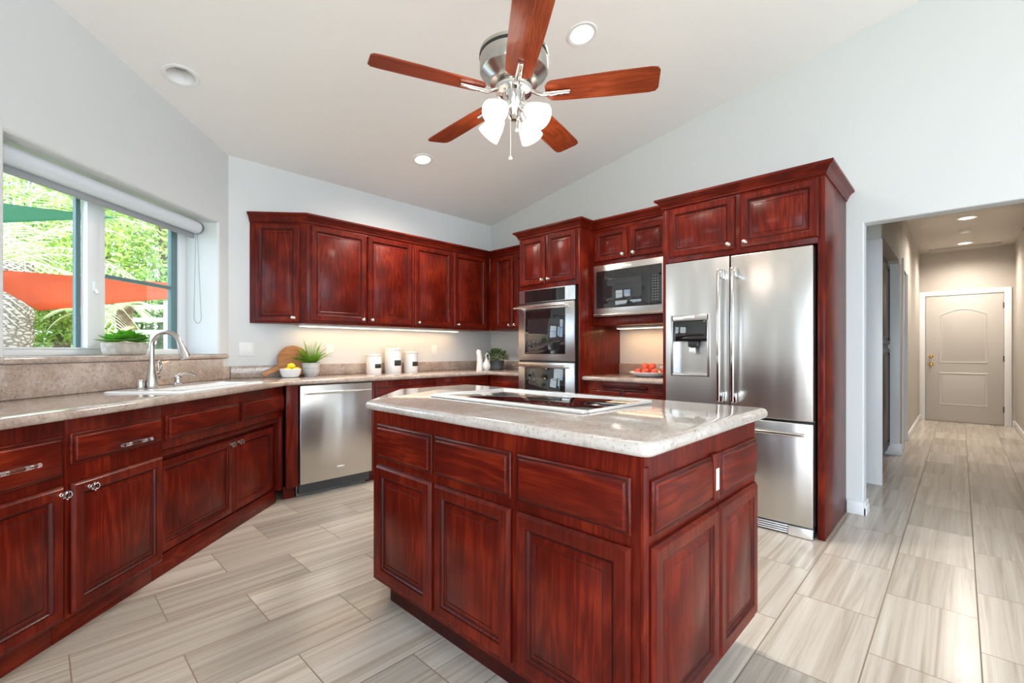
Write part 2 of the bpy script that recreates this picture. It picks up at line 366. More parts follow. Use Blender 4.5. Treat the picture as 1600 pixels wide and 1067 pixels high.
def slab(poly, z0, z1, cr=0, hole=None, er=None):
    bm = BM(); poly = [Vector(q) for q in poly]
    cr = cr if isinstance(cr, (list, tuple)) else [cr]*len(poly)
    if area2(poly) < 0: poly = poly[::-1]; cr = cr[::-1]
    poly = round_poly(poly, cr); r = er if er is not None else (z1-z0)/2; zm = (z0+z1)/2; K = 6
    rings = []
    for k in range(K+1):
        a = -pi/2+pi*k/K
        q = offset_poly(poly, r*(1-cos(a))); z = zm+(z1-z0)/2*sin(a)
        rings.append([bm.verts.new((v.x, v.y, z)) for v in q])
    n = len(poly)
    for a, b in zip(rings, rings[1:]):
        for k in range(n): bm.faces.new((a[k], a[(k+1) % n], b[(k+1) % n], b[k]))
    def cap(ring, z):
        es = [bm.edges.get((ring[i], ring[(i+1) % n])) for i in range(n)]
        if hole:
            hv = [bm.verts.new((h[0], h[1], z)) for h in hole]
            es += [bm.edges.new((hv[i], hv[(i+1) % len(hv)])) for i in range(len(hv))]
        bmesh.ops.triangle_fill(bm, edges=es, use_beauty=True)
        return hv if hole else None
    h0 = cap(rings[0], z0); h1 = cap(rings[-1], z1)
    if hole:
        k = len(h0)
        for i in range(k): bm.faces.new((h0[i], h0[(i+1) % k], h1[(i+1) % k], h1[i]))
    return fix(bm)
def prism(bm, poly, z0, z1, bev=0):
    a = [bm.verts.new((p[0], p[1], z0)) for p in poly]; b = [bm.verts.new((p[0], p[1], z1)) for p in poly]; n = len(poly)
    fs = [bm.faces.new(a[::-1]), bm.faces.new(b)]
    for i in range(n): fs.append(bm.faces.new((a[i], a[(i+1) % n], b[(i+1) % n], b[i])))
    if bev: bmesh.ops.bevel(bm, geom=list({e for f in fs for e in f.edges}), offset=bev, segments=2, affect='EDGES')
def sweep(path, prof, side, z0):
    """crown moulding: plan path, profile (out,z); side=+1 left of travel"""
    bm = BM(); P = [Vector(q) for q in path]; n = len(P); rings = []
    for i in range(n):
        e1 = (P[i]-P[i-1]).normalized() if i else None; e2 = (P[i+1]-P[i]).normalized() if i < n-1 else None
        e1 = e1 or e2; e2 = e2 or e1
        n1 = Vector((-e1.y, e1.x))*side; n2 = Vector((-e2.y, e2.x))*side; m = n1+n2; m = m*(2/m.length_squared)
        rings.append([bm.verts.new((P[i].x+m.x*o, P[i].y+m.y*o, z0+z)) for o, z in prof])
    k = len(prof)
    for a, b in zip(rings, rings[1:]):
        for j in range(k): bm.faces.new((a[j], a[(j+1) % k], b[(j+1) % k], b[j]))
    bm.faces.new(rings[0]); bm.faces.new(rings[-1][::-1])
    return fix(bm)
CROWN = [(-.02, 0), (.006, 0), (.010, .004), (.010, .014), (.014, .018), (.020, .032), (.032, .048), (.046, .056), (.050, .060), (.050, .074), (-.02, .074)]
def holed_wall(name, org, rz, w, z0, z1, th, holes, mat, bevel=0):
    """wall in its own frame: x along 0..w, room side at y=0, thickness to y=+th"""
    bm = BM()
    us = sorted({0, w, *[h[0] for h in holes], *[h[1] for h in holes]}); vs_ = sorted({z0, z1, *[h[2] for h in holes], *[h[3] for h in holes]})
    def solid(i, j):
        if i < 0 or j < 0 or i >= len(us)-1 or j >= len(vs_)-1: return False
        cu = (us[i]+us[i+1])/2; cz = (vs_[j]+vs_[j+1])/2
        return not any(h[0] < cu < h[1] and h[2] < cz < h[3] for h in holes)
    V = {}
    def vt(i, j, k):
        if (i, j, k) not in V: V[(i, j, k)] = bm.verts.new((us[i], (0, th)[k], vs_[j]))
        return V[(i, j, k)]
    for i in range(len(us)-1):
        for j in range(len(vs_)-1):
            if not solid(i, j): continue
            for k in (0, 1): bm.faces.new([vt(a, b, k) for a, b in ((i, j), (i+1, j), (i+1, j+1), (i, j+1))][::(1 if k == 0 else -1)])
            for (di, dj, q) in ((-1, 0, ((i, j), (i, j+1))), (1, 0, ((i+1, j), (i+1, j+1))), (0, -1, ((i, j), (i+1, j))), (0, 1, ((i, j+1), (i+1, j+1)))):
                if not solid(i+di, j+dj):
                    (a, b), (c, d) = q
                    bm.faces.new((vt(a, b, 0), vt(c, d, 0), vt(c, d, 1), vt(a, b, 1)))
    fix(bm)
    if bevel:
        es = []
        for e in bm.edges:
            if all(abs(v.co.y) < 1e-6 for v in e.verts) and len(e.link_faces) == 2:
                nn = [f.normal for f in e.link_faces]
                if abs(nn[0].dot(nn[1])) < .1:
                    c = (e.verts[0].co+e.verts[1].co)/2
                    if any(h[0]-1e-4 <= c.x <= h[1]+1e-4 and h[2]-1e-4 <= c.z <= h[3]+1e-4 for h in holes): es.append(e)
        bmesh.ops.bevel(bm, geom=es, offset=bevel, segments=4, affect='EDGES', profile=.5)
    return struct(obj(name, bm, mat, None, org, rz))

# ------------------------------------------------------------------ plan
Xr, Yb = 4.06, 4.31
P0 = Vector((1.105, 4.31)); WA = radians(43.8)
Ew = Vector((-cos(WA), -sin(WA))); Nw = Vector((sin(WA), -cos(WA)))
def wp(s, t): q = P0+Ew*s+Nw*t; return (q.x, q.y)
def ceilz(x, y): return 2.745+.176*(4.31-y)+.005*(4.06-x)
ZC = .93; ZU = .89

# ------------------------------------------------------------------ shell
bm = BM(); prism(bm, [(-8, -6.5), (12, -6.5), (12, 9), (-8, 9)], -.4, -.02); 
tag(obj('garden_ground', bm, 'grass', None), 'dry grassy ground outside the house', 'ground', kind='structure')
bm = BM(); prism(bm, [(-1.95, -4.25), (4.175, -4.25), (4.175, 4.4), (1.0, 4.4), wp(3.95, -.05), (-1.95, 1.5)], -.03, 0)
struct(obj('floor', bm, 'floor'))
bm = BM(); prism(bm, [(4.175, -.72), (10.45, -.72), (10.45, 1.75), (4.175, 1.75)], -.03, 0); struct(obj('floor_hall', bm, 'floor'))
bm = BM(); R1 = [(-2.1, -4.4), (4.18, -4.4), (4.18, 4.45), (.7, 4.60), (-2.1, 1.9)]
CANS = ((2.452, 3.505, .083), (.642, 3.54, .09), (2.46, 1.755, .088))
a = [bm.verts.new((x, y, ceilz(x, y))) for x, y in R1]; b = [bm.verts.new((x, y, ceilz(x, y)+.14)) for x, y in R1]
es = [bm.edges.new((a[i], a[(i+1) % 5])) for i in range(5)]
for (x, y, r_) in CANS:
    hv = [bm.verts.new((x+(r_-.010)*cos(2*pi*k/36), y+(r_-.010)*sin(2*pi*k/36), ceilz(x+(r_-.010)*cos(2*pi*k/36), y+(r_-.010)*sin(2*pi*k/36)))) for k in range(36)]
    es += [bm.edges.new((hv[i], hv[(i+1) % 36])) for i in range(36)]
bmesh.ops.triangle_fill(bm, edges=es, use_beauty=True); bm.faces.new(b)
for i in range(5): bm.faces.new((a[i], a[(i+1) % 5], b[(i+1) % 5], b[i]))
struct(obj('ceiling', fix(bm), 'ceil'))
# window wall: local x runs to the right as seen from the room
L = 3.95; o = wp(L, 0)
holed_wall('wall_left', (o[0], o[1], 0), WA, L, 0, 3.6, .31, [(L-1.66, L-.123, 1.13, 2.172)], 'wall', .02)
holed_wall('wall_back', (P0.x-.002, Yb, 0), 0, Xr-P0.x+.002, 0, 3.2, .15, [], 'wall')
holed_wall('wall_right', (Xr, Yb, 0), -pi/2, Yb+4.25, 0, 4.5, .115, [(Yb-.486, Yb+.66, 0, 2.055)], 'wall', .012)
holed_wall('wall_west', (-1.75, -4.25, 0), pi/2, 5.83, 0, 4.4, .15, [(1.1, 4.5, .05, 2.45)], 'wall')
holed_wall('wall_south', (Xr, -4.2, 0), pi, Xr+1.75, 0, 4.5, .15, [(.7, 4.9, .35, 2.7)], 'wall')
# hallway
bm = BM(); box(bm, 4.175, 10.33, -.72, -.60, 0, 2.9); struct(obj('wall_hall_right', bm, 'hallwall'))
bm = BM(); box(bm, 10.33, 10.45, -.72, 1.7, 0, 2.95); struct(obj('wall_hall_end', bm, 'hallwall'))
bm = BM(); box(bm, 4.175, 10.45, -.72, 1.75, 2.77, 2.9); struct(obj('ceiling_hall', bm, 'hallwall'))
bm = BM(); box(bm, 5.07, 5.17, .487, 1.6, 0, 2.77, .004); struct(obj('wall_hall_pier', bm, 'wall'))
bm = BM(); box(bm, 6.66, 7.06, .487, .62, 0, 2.77, .004); box(bm, 5.17, 6.66, .487, .60, 2.16, 2.77); box(bm, 7.06, 7.75, .487, .60, 2.13, 2.77)
struct(obj('wall_hall_left', bm, 'hallwall'))
bm = BM(); box(bm, 7.75, 10.33, .487, .60, 0, 2.77); struct(obj('wall_hall_left_far', bm, 'hallwall'))
bm = BM(); box(bm, 4.175, 10.45, 1.62, 1.74, 0, 2.8); struct(obj('wall_hall_side_room', bm, 'wall'))
bm = BM(); box(bm, 6.652, 6.668, .475, .62, .0, 2.12, .003); struct(obj('trim_1', bm, 'trim'))
bm = BM(); box(bm, 7.00, 7.06, .468, .49, 0, 2.23, .003); box(bm, 7.742, 7.752, .475, .62, 0, 2.13, .003); struct(obj('trim_2', bm, 'trim'))
bm = BM(); box(bm, 5.055, 5.072, .478, .60, 0, 2.12, .003); struct(obj('trim_3', bm, 'trim'))
# baseboards
def baseb(name, segs, h=.092):
    bm = BM()
    for (x0, x1, y0, y1) in segs:
        box(bm, x0, x1, y0, y1, 0, h, .004)
        dx = .004 if abs(x1-x0) > abs(y1-y0) else 0
    struct(obj(name, bm, 'trim'))
baseb('baseboard_right', [(Xr-.016, Xr+.0, .486, .584), (Xr-.016, Xr+.13, .474, .488)])
bm = BM(); box(bm, Xr-.021, Xr, .47, .584, 0, .055, .005); box(bm, Xr-.021, Xr+.13, .468, .488, 0, .055, .005); struct(obj('baseboard_right_cap', bm, 'trim'))
baseb('baseboard_hall_left', [(7.76, 10.33, .472, .49)]); baseb('baseboard_hall_right', [(4.19, 10.33, -.602, -.586)])
baseb('baseboard_hall_pier', [(6.63, 6.655, .46, .62)], .13)
baseb('baseboard_hall_end', [(10.312, 10.332, -.60, -.57), (10.312, 10.332, .47, .50)])

# hall entry door
d = struct(thing('door_1', 'white two-panel arched door at the end of the hallway', 'door', (10.33, .42, 0), -pi/2)); del d['category']
W_, H_ = .905, 2.05
bm = BM()
# slab front with recessed arch-top and lower panel, modelled as a height field of strips
box(bm, .012, W_-.004, -.012, .03, .012, H_-.004, .003)
obj('door_leaf', bm, 'pwhite', d)
def arch_panel(x0, x1, z0, z1, rise, ins, depth):
    pts = [(x0+ins, z0+ins), (x1-ins, z0+ins)]; K = 12 if rise else 1
    for k in range(K+1):
        u = k/K; x = (x1-ins)+(x0-x1+2*ins)*u; pts.append((x, z1-ins-rise*(1-sin(pi*u)) if rise else z1-ins))
    return [Vector((x, depth, z)) for x, z in pts]
bm = BM()
for (z0, z1, rise) in ((.95, 1.83, .09), (.27, .80, 0)):
    rings = [[bm.verts.new(v) for v in arch_panel(.17, W_-.17, z0, z1, rise, i, dp)] for i, dp in ((0, -.012), (.008, -.018), (.018, -.018), (.030, -.010), (.045, -.0125), (.060, -.016))]
    for a, b in zip(rings, rings[1:]):
        n = len(a)
        for k in range(n): bm.faces.new((a[k], a[(k+1) % n], b[(k+1) % n], b[k]))
    bm.faces.new(rings[-1])
obj('panel_moulding', fix(bm), 'pwhite', d)
for nm, z, r in (('door_knob', .93, .030), ('deadbolt', 1.06, .026)):
    bm = BM(); lathe(bm, [(0, 0), (r, 0), (r, .006), (.011, .010), (.011, .028), (r*.9, .040), (r*.85, .055), (0, .062)], 20, mat4=Matrix.Translation((.075, -.012, z))@Matrix.Rotation(pi/2, 4, 'X'))
    obj(nm, fix(bm), 'brass', d)
for z in (.25, 1.03, 1.85):
    bm = BM(); tube(bm, [(W_-.004, -.018, z-.045), (W_-.004, -.018, z+.045)], .008, 8); obj('hinge', bm, 'darkgrey', d)
bm = BM(); box(bm, -.078, .0, -.024, 0, 0, H_+.075, .004); box(bm, W_, W_+.078, -.024, 0, 0, H_+.075, .004); box(bm, .0, W_, -.024, 0, H_, H_+.075, .004)
obj('door_casing', bm, 'trim', d)

# ------------------------------------------------------------------ window
w1 = bpy.data.objects.new('window_1', None); COL.objects.link(w1); w1['kind'] = 'structure'
o = wp(1.672, 0); w1.location = (o[0], o[1], 0); w1.rotation_euler = (0, 0, WA)
def ws(s): return 1.672-s           # local x from distance s along the wall
FT = .27                            # frame plane depth behind the wall face
bm = BM()
for (a, b, c, e2) in ((ws(1.672), ws(.123), 1.132, 1.168), (ws(1.672), ws(.123), 2.10, 2.172)): box(bm, a, b, FT-.01, FT+.04, c, e2, .003)
box(bm, ws(.20), ws(.123), FT-.01, FT+.04, 1.168, 2.10, .003)
box(bm, ws(1.672), ws(1.60), FT-.01, FT+.04, 1.168, 2.10, .003)
box(bm, ws(.905), ws(.852), FT-.012, FT+.04, 1.168, 2.10, .003)
obj('window_frame', bm, 'vinyl', w1)
bm = BM(); box(bm, ws(.985), ws(.9), FT-.022, FT+.02, 1.168, 2.10, .004); box(bm, ws(1.60), ws(.985), FT-.018, FT+.012, 1.168, 1.176); obj('sash_frame', bm, 'vinyl', w1)
bm = BM()
box(bm, ws(1.015), ws(.985), FT+.02, FT+.04, 1.168, 2.10); box(bm, ws(.262), ws(.20), FT+.005, FT+.035, 1.17, 2.10, .002); box(bm, ws(.852), ws(.262), FT+.005, FT+.03, 1.624, 1.648, .002)
obj('insect_screen_frame', bm, 'greyframe', w1)
bm = BM(); box(bm, ws(1.60), ws(.985), FT+.018, FT+.022, 1.17, 2.10); obj('pane', bm, 'pane', w1)
bm = BM(); box(bm, ws(.852), ws(.262), FT+.018, FT+.022, 1.17, 2.10); obj('pane', bm, 'pane', w1)
bm = BM(); box(bm, ws(.955), ws(.925), FT-.034, FT-.02, 1.525, 1.585, .005); tube(bm, [(ws(.94), FT-.03, 1.535), (ws(.94), FT-.045, 1.51)], .008, 8); obj('latch', bm, 'vinyl', w1)
bm = slab([(ws(1.70), -.035), (ws(.045), -.035), (ws(.045), .0), (ws(.122), .0), (ws(.122), FT), (ws(1.671), FT), (ws(1.671), .0), (ws(1.70), .0)], 1.092, 1.131, 0)
obj('window_sill', bm, 'granite', w1)
# roller blind
rb = thing('roller_blind', 'rolled-up pale grey roller blind above the sink window', 'blind', (o[0], o[1], 0), WA)
bm = BM(); yb = .11
tube(bm, [(ws(1.665), yb, 2.106), (ws(.225), yb, 2.106)], .046, 28); obj('fabric_roll', bm, 'blind', rb)
bm = BM(); box(bm, ws(1.665), ws(.225), yb+.012, yb+.034, 2.024, 2.062, .004); obj('bottom_rail', bm, 'cord', rb, label='grey bottom rail of the blind')
bm = BM(); tube(bm, [(ws(.225), yb, 2.106), (ws(.205), yb, 2.106)], [.050, .050], 24); obj('end_bracket', bm, 'grate', rb)
bm = BM(); pts = [(ws(.213), yb+.01, 2.07)]
for k in range(25):
    a = pi*k/24; pts.append((ws(.213)+.012-.0*k-(.042*cos(a))*(.25+.75*min(1, 1)), yb+.005, 1.42-.05*sin(a)))
x1 = pts[1][0]; x2 = pts[-1][0]
full = [(ws(.215), yb+.01, 2.07), (ws(.215)-.010, yb+.01, 1.8)]+pts[1:]+[(ws(.215)+.020, yb, 1.8), (ws(.215)+.004, yb, 2.07)]
tube(bm, full, .0026, 6); obj('pull_cord', bm, 'cord', rb)

# ------------------------------------------------------------------ worktops and splashes
sinkhole = [wp(s, t) for s, t in ((1.25, .31), (.56, .31), (.56, .53), (1.25, .53))]
mainpoly = [wp(3.3, .001), (P0.x+.001, Yb-.001), (Xr-.001, Yb-.001), (Xr-.001, 3.178), (3.42, 3.178), (3.42, 3.67), (1.354, 3.67), wp(3.3, .635)]
P0r = round_poly([Vector(q) for q in sinkhole], .05)
o = obj('worktop', slab(mainpoly, ZU, ZC, [0, 0, 0, 0, 0, .02, .03, 0], hole=P0r), 'granite')
tag(o, 'long tan granite worktop running from the sink window round the corner to the ovens', 'worktop')
o = obj('worktop', slab([(3.41, 1.635), (Xr-.001, 1.635), (Xr-.001, 2.432), (3.41, 2.432)], ZU, ZC, 0), 'granite')
tag(o, 'short tan granite worktop beneath the microwave', 'worktop')
bm = BM(); box(bm, P0.x+.01, Xr-.001, Yb-.022, Yb-.001, ZC, 1.03, .003); tag(obj('backsplash', bm, 'granite'), 'low granite backsplash strip along the back wall behind the canisters', 'backsplash')
bm = BM(); box(bm, Xr-.022, Xr-.001, 3.178, Yb-.023, ZC, 1.03, .003); tag(obj('backsplash', bm, 'granite'), 'low granite backsplash strip on the right wall between corner and ovens', 'backsplash')
bm = BM(); box(bm, Xr-.022, Xr-.001, 1.635, 2.432, ZC, 1.03, .003); tag(obj('backsplash', bm, 'granite'), 'granite backsplash strip behind the plate of red fruit', 'backsplash')
q = wp(1.7, 0)
bm = BM(); box(bm, 0, 1.60, -.022, -.001, ZC, 1.092, .003); box(bm, 1.60, 1.685, -.022, -.001, ZC, 1.03, .003)
tag(obj('backsplash', bm, 'granite', None, (q[0], q[1], 0), WA), 'tall granite backsplash under the window sill behind the faucet', 'backsplash')
q = wp(3.3, 0)
bm = BM(); box(bm, 0, 1.6, -.022, -.001, ZC, 1.03, .003)
tag(obj('backsplash', bm, 'granite', None, (q[0], q[1], 0), WA), 'granite backsplash strip left of the sink window', 'backsplash')

# ------------------------------------------------------------------ cabinet fronts
def raised(w, h, th=.020, st=.050):
    """raised panel door front, x 0..w, z 0..h, face towards -y"""
    bm = BM()
    prof = [(0, 0, 1), (0, .010, 0), (.003, .014, 0), (.010, th, 0), (st-.008, th, 0), (st-.005, th-.001, 0), (st-.001, th-.006, 1), (st+.003, th-.010, 0), (st+.006, th-.0125, 1), (st+.009, th-.0125, 1), (st+.030, th-.003, 0), (st+.0325, th-.0045, 1), (st+.035, th-.003, 0)]
    rings = [[bm.verts.new(c) for c in ((i, -dp, i), (w-i, -dp, i), (w-i, -dp, h-i), (i, -dp, h-i))] for i, dp, m_ in prof]
    for j, (a, b) in enumerate(zip(rings, rings[1:])):
        for k in range(4):
            f = bm.faces.new((a[k], a[(k+1) % 4], b[(k+1) % 4], b[k])); f.material_index = prof[j+1][2]
    bm.faces.new(rings[-1]); bm.faces.new(rings[0][::-1])
    return fix(bm)
def drawerf(w, h, th=.020):
    bm = BM()
    prof = [(0, 0, 1), (0, .008, 0), (.004, .012, 0), (.010, .0135, 1), (.013, .0145, 0), (.018, th, 0), (.021, th+.0005, 0)]
    rings = [[bm.verts.new(c) for c in ((i, -dp, i), (w-i, -dp, i), (w-i, -dp, h-i), (i, -dp, h-i))] for i, dp, m_ in prof]
    for j, (a, b) in enumerate(zip(rings, rings[1:])):
        for k in range(4):
            f = bm.faces.new((a[k], a[(k+1) % 4], b[(k+1) % 4], b[k])); f.material_index = prof[j+1][2]
    bm.faces.new(rings[-1]); bm.faces.new(rings[0][::-1])
    return fix(bm)
def knob(parent, x, y, z, kind):
    bm = BM()
    RX = Matrix.Translation((x, y, z))@Matrix.Rotation(pi/2, 4, 'X')
    if kind == 'crystal':
        lathe(bm, [(0, 0), (.008, 0), (.008, .004), (.005, .006), (.005, .018), (0, .018)], 12, mat4=RX, mi=1)
        lathe(bm, [(0, .016), (.010, .016), (.0165, .024), (.0165, .030), (.012, .037), (0, .038)], 8, mat4=RX, mi=0)
        o = obj('knob', fix(bm), ['crystal', 'chrome'], parent, sharp=10, label='clear crystal knob')
    else:
        lathe(bm, [(0, 0), (.013, 0), (.013, .003), (.005, .005), (.005, .014), (.011, .018), (.0145, .024), (.0135, .029), (.008, .033), (0, .034)], 16, mat4=RX)
        lathe(bm, [(0, .0345), (.006, .034), (.004, .037), (0, .038)], 10, mat4=RX)
        o = obj('knob', fix(bm), 'chrome', parent, label='round polished steel knob')
    return o
def pull(parent, x, z, w, y):
    bm = BM()
    tube(bm, [(x-w/2, y-.030, z), (x+w/2, y-.030, z)], .0075, 12, mi=0)
    for s in (-1, 1):
        tube(bm, [(x+s*w*.27, y, z), (x+s*w*.27, y-.024, z)], .005, 8, mi=1)
        tube(bm, [(x+s*w*.27-.006, y-.030, z), (x+s*w*.27+.006, y-.030, z)], .009, 12, mi=1)
    return obj('pull_handle', fix(bm), ['crystal', 'chrome'], parent, label='clear acrylic bar handle')
def front(parent, name, x0, x1, z0, z1, y=0, style='door', kn=None, kkind='steel', hp=None, base=(0, 0), rz=0, th=.02):
    w = x1-x0; h = z1-z0
    c, s = cos(rz), sin(rz)
    loc = (base[0]+c*x0-s*y, base[1]+s*x0+c*y, z0)
    o = obj(name, raised(w, h, th) if style == 'door' else drawerf(w, h, th), ['wv' if style == 'door' else 'wh', 'glaze'], parent, loc, rz)
    if kn: knob(o, kn[0]-x0, -th, kn[1]-z0, kkind)
    if hp: pull(o, hp[0]-x0, hp[1]-z0, hp[2], -th)
    return o
def body(parent, boxes, name='cabinet_body', mat='wv', bev=.0015):
    bm = BM()
    for b in boxes: box(bm, *b, bev)
    return obj(name, bm, mat, parent)

# ---- window run
def wcab(s_left, s_right, label, nm='base_cabinet'):
    q = wp(s_left, .58); return thing(nm, label, 'cabinet', (q[0], q[1], 0), WA), s_left-s_right
c, w = wcab(3.28, 2.492, 'cherry base cabinet at the near end of the sink run, left of the frame')
body(c, [(0, w-.001, .001, .575, .10, ZU-.001)]); body(c, [(0, w-.001, .05, .57, 0, .10)], 'toe_kick', 'wh')
front(c, 'drawer_front', .02, w-.015, .68, .825, 0, 'drawer', hp=(w/2, .745, .11)); front(c, 'door', .02, w-.015, .115, .632, 0, kn=(.06, .60), kkind='crystal')
c, w = wcab(2.49, 1.976, 'cherry base cabinet with acrylic drawer handle, nearest to the camera on the left')
body(c, [(0, w-.001, .001, .575, .10, ZU-.001)]); body(c, [(0, w-.001, .05, .57, 0, .10)], 'toe_kick', 'wh')
front(c, 'drawer_front', .015, w-.014, .668, .828, 0, 'drawer', hp=(2.49-2.19, .744, .15)); front(c, 'door', .015, w-.014, .115, .632, 0, kn=(w-.036, .603), kkind='crystal')
c, w = wcab(1.974, 1.474, 'cherry base cabinet with one drawer and one door, left of the sink cabinet')
body(c, [(0, w-.001, .001, .575, .10, ZU-.001)]); body(c, [(0, w-.001, .05, .57, 0, .10)], 'toe_kick', 'wh')
front(c, 'drawer_front', .016, w-.012, .706, .829, 0, 'drawer', hp=(1.974-1.682, .742, .165)); front(c, 'door', .016, w-.012, .115, .632, 0, kn=(1.974-1.893, .603), kkind='crystal')
c, w = wcab(1.472, .262, 'cherry sink cabinet with recessed double doors below the faucet')
body(c, [(0, w, .001, .02, .66, ZU-.001), (0, w, .02, .08, .62, .68), (w-.035, w, .001, .06, .10, .66), (0, w-.005, .061, .08, .09, .62), (0, .02, .08, .52, .10, .62)])
body(c, [(0, w-.005, .05, .075, 0, .105)], 'toe_kick', 'wh')
front(c, 'false_drawer_front', .016, 1.472-.846, .704, .829, 0, 'drawer'); front(c, 'false_drawer_front', 1.472-.812, w-.006, .704, .829, 0, 'drawer')
front(c, 'door', .03, 1.472-.815, .115, .592, .06, kn=(1.472-.85, .562), kkind='crystal', th=.018); front(c, 'door', 1.472-.808, 1.472-.31, .115, .592, .06, kn=(1.472-.765, .562), kkind='crystal', th=.018)
# corner filler beside dishwasher
c = thing('filler_panel', 'narrow upright cherry filler panel left of the dishwasher', 'panel', (1.338, 3.70, 0))
body(c, [(0, .088, 0, .03, .10, ZU-.001)], 'panel'); body(c, [(0, .088, .07, .09, 0, .10)], 'toe_kick', 'wh')
# ---- dishwasher
c = thing('dishwasher', 'stainless steel dishwasher under the back worktop', 'dishwasher', (1.434, 3.70, 0))
bm = BM(); box(bm, 0, .609, -.022, .02, .112, .882, .004); obj('door', bm, 'steel', c)
bm = BM(); box(bm, .004, .605, .021, .58, .03, .885); obj('tub', bm, 'darkgrey', c)
bm = BM(); box(bm, -.0, .59, .06, .075, .0, .108, .002); obj('kick_plate', bm, 'grate', c)
bm = BM(); tube(bm, [(.03, -.062, .826), (.605-.025, -.062, .826)], .0105, 16)
for x in (.05, .56): box(bm, x-.012, x+.012, -.06, -.02, .818, .834, .003)
obj('handle', bm, 'chrome', c)
bm = BM(); box(bm, .295, .36, -.025, -.021, .196, .211, .001); obj('badge', bm, 'silver', c)
# ---- back run base cabinets
c = thing('base_cabinet', 'cherry base cabinet right of the dishwasher, mostly behind the island', 'cabinet', (2.046, 3.70, 0))
body(c, [(0, .70, 0, .58, .10, ZU-.001)]); body(c, [(0, .70, .07, .57, 0, .10)], 'toe_kick', 'wh')
front(c, 'drawer_front', .035, .685, .70, .84, 0, 'drawer'); front(c, 'door', .035, .685, .115, .68)
c = thing('base_cabinet', 'cherry base cabinet in the inside corner below the white pitcher', 'cabinet', (2.748, 3.70, 0))
body(c, [(0, .70, 0, .58, .10, ZU-.001)]); body(c, [(0, .70, .07, .57, 0, .10)], 'toe_kick', 'wh')
front(c, 'drawer_front', .02, .66, .70, .84, 0, 'drawer'); front(c, 'door', .02, .66, .115, .68)
c = thing('base_cabinet', 'cherry base cabinet between the corner and the double oven', 'cabinet', (3.45, 3.698, 0), -pi/2)
body(c, [(0, .518, 0, .58, .10, ZU-.001)]); body(c, [(0, .518, .07, .57, 0, .10)], 'toe_kick', 'wh')
front(c, 'drawer_front', .03, .50, .70, .84, 0, 'drawer'); front(c, 'door', .03, .50, .115, .68)
# ---- base cabinet below the microwave
c = thing('base_cabinet', 'cherry base cabinet with pull-out board below the fruit plate', 'cabinet', (3.44, 2.432, 0), -pi/2)
w = 2.432-1.635
body(c, [(0, w, 0, .61, .10, ZU-.001)]); body(c, [(0, w, .07, .6, 0, .10)], 'toe_kick', 'wh')
bm = BM(); box(bm, .20, .625, -.030, .0, .838, .862, .008); obj('pull_out_board', bm, 'glaze', c, label='dark pull-out board')
front(c, 'drawer_front', .05, .38, .66, .822, 0, 'drawer'); front(c, 'drawer_front', .405, .775, .66, .822, 0, 'drawer')
front(c, 'door', .05, .38, .115, .64); front(c, 'door', .405, .775, .115, .64)

# ------------------------------------------------------------------ upper cabinets
UZ0, UZ1 = 1.39, 2.25
def upper(name, label, loc, rz, w, dp, z0, z1, doors, kk='steel'):
    c = thing(name, label, 'cabinet', loc, rz)
    body(c, [(0, w, 0, dp, z0, z1)])
    for (a, b, c0, c1, kx) in doors: front(c, 'door', a, b, c0, c1, 0, kn=(kx, c0+.03), kkind=kk)
    return c
c = upper('wall_cabinet', 'two-door cherry wall cabinet above the canisters, left in the straight run', (1.614, 4.0, 0), 0, 1.062, .308, UZ0, UZ1, [(1.645-1.614, 2.158-1.614, 1.415, 2.232, 2.122-1.614), (2.172-1.614, 2.662-1.614, 1.415, 2.232, 2.212-1.614)])
c = upper('wall_cabinet', 'single-door cherry wall cabinet in the middle of the back run', (2.677, 4.0, 0), 0, .506, .308, UZ0, UZ1, [(.014, .495, 1.415, 2.232, .060)])
c = upper('wall_cabinet', 'single-door cherry wall cabinet in the back run next to the inside corner', (3.184, 4.0, 0), 0, .564, .308, UZ0, UZ1, [(.018, .500, 1.415, 2.232, .065)])
c = upper('wall_cabinet', 'two-door cherry wall cabinet on the right wall beside the oven tower', (3.75, 3.998, 0), -pi/2, 3.998-3.18, .308, UZ0, UZ1, [(.10, .388, 1.415, 2.232, .345), (.412, .70, 1.415, 2.232, .43)])
# angled end cabinet
c = thing('wall_cabinet', 'narrow cherry wall cabinet at the left end with angled front', 'cabinet', (1.262, 4.306, 0), math.atan2(4.0-4.306, 1.613-1.262))
Ld = math.hypot(.351, .306); an = math.atan2(-.306, .351)
bm = BM(); prism(bm, [(0, 0), (Ld, 0), (Ld+sin(an)*.306, cos(an)*.306)], UZ0, UZ1); obj('cabinet_body', fix(bm), 'wv', c)
front(c, 'door', .045, Ld-.055, 1.40, 2.235, 0, kn=(Ld-.10, 1.437))
o = obj('crown_molding', sweep([(1.262-.0, 4.308), (1.613, 4.0), (3.75, 4.0), (3.75, 3.18)], CROWN, -1, 2.245), 'wh')
tag(o, 'cherry crown molding along the top of the lower wall cabinets', 'molding')
bm = BM(); box(bm, 1.62, 3.74, 4.03, 4.08, UZ0-.004, UZ0-.0005)
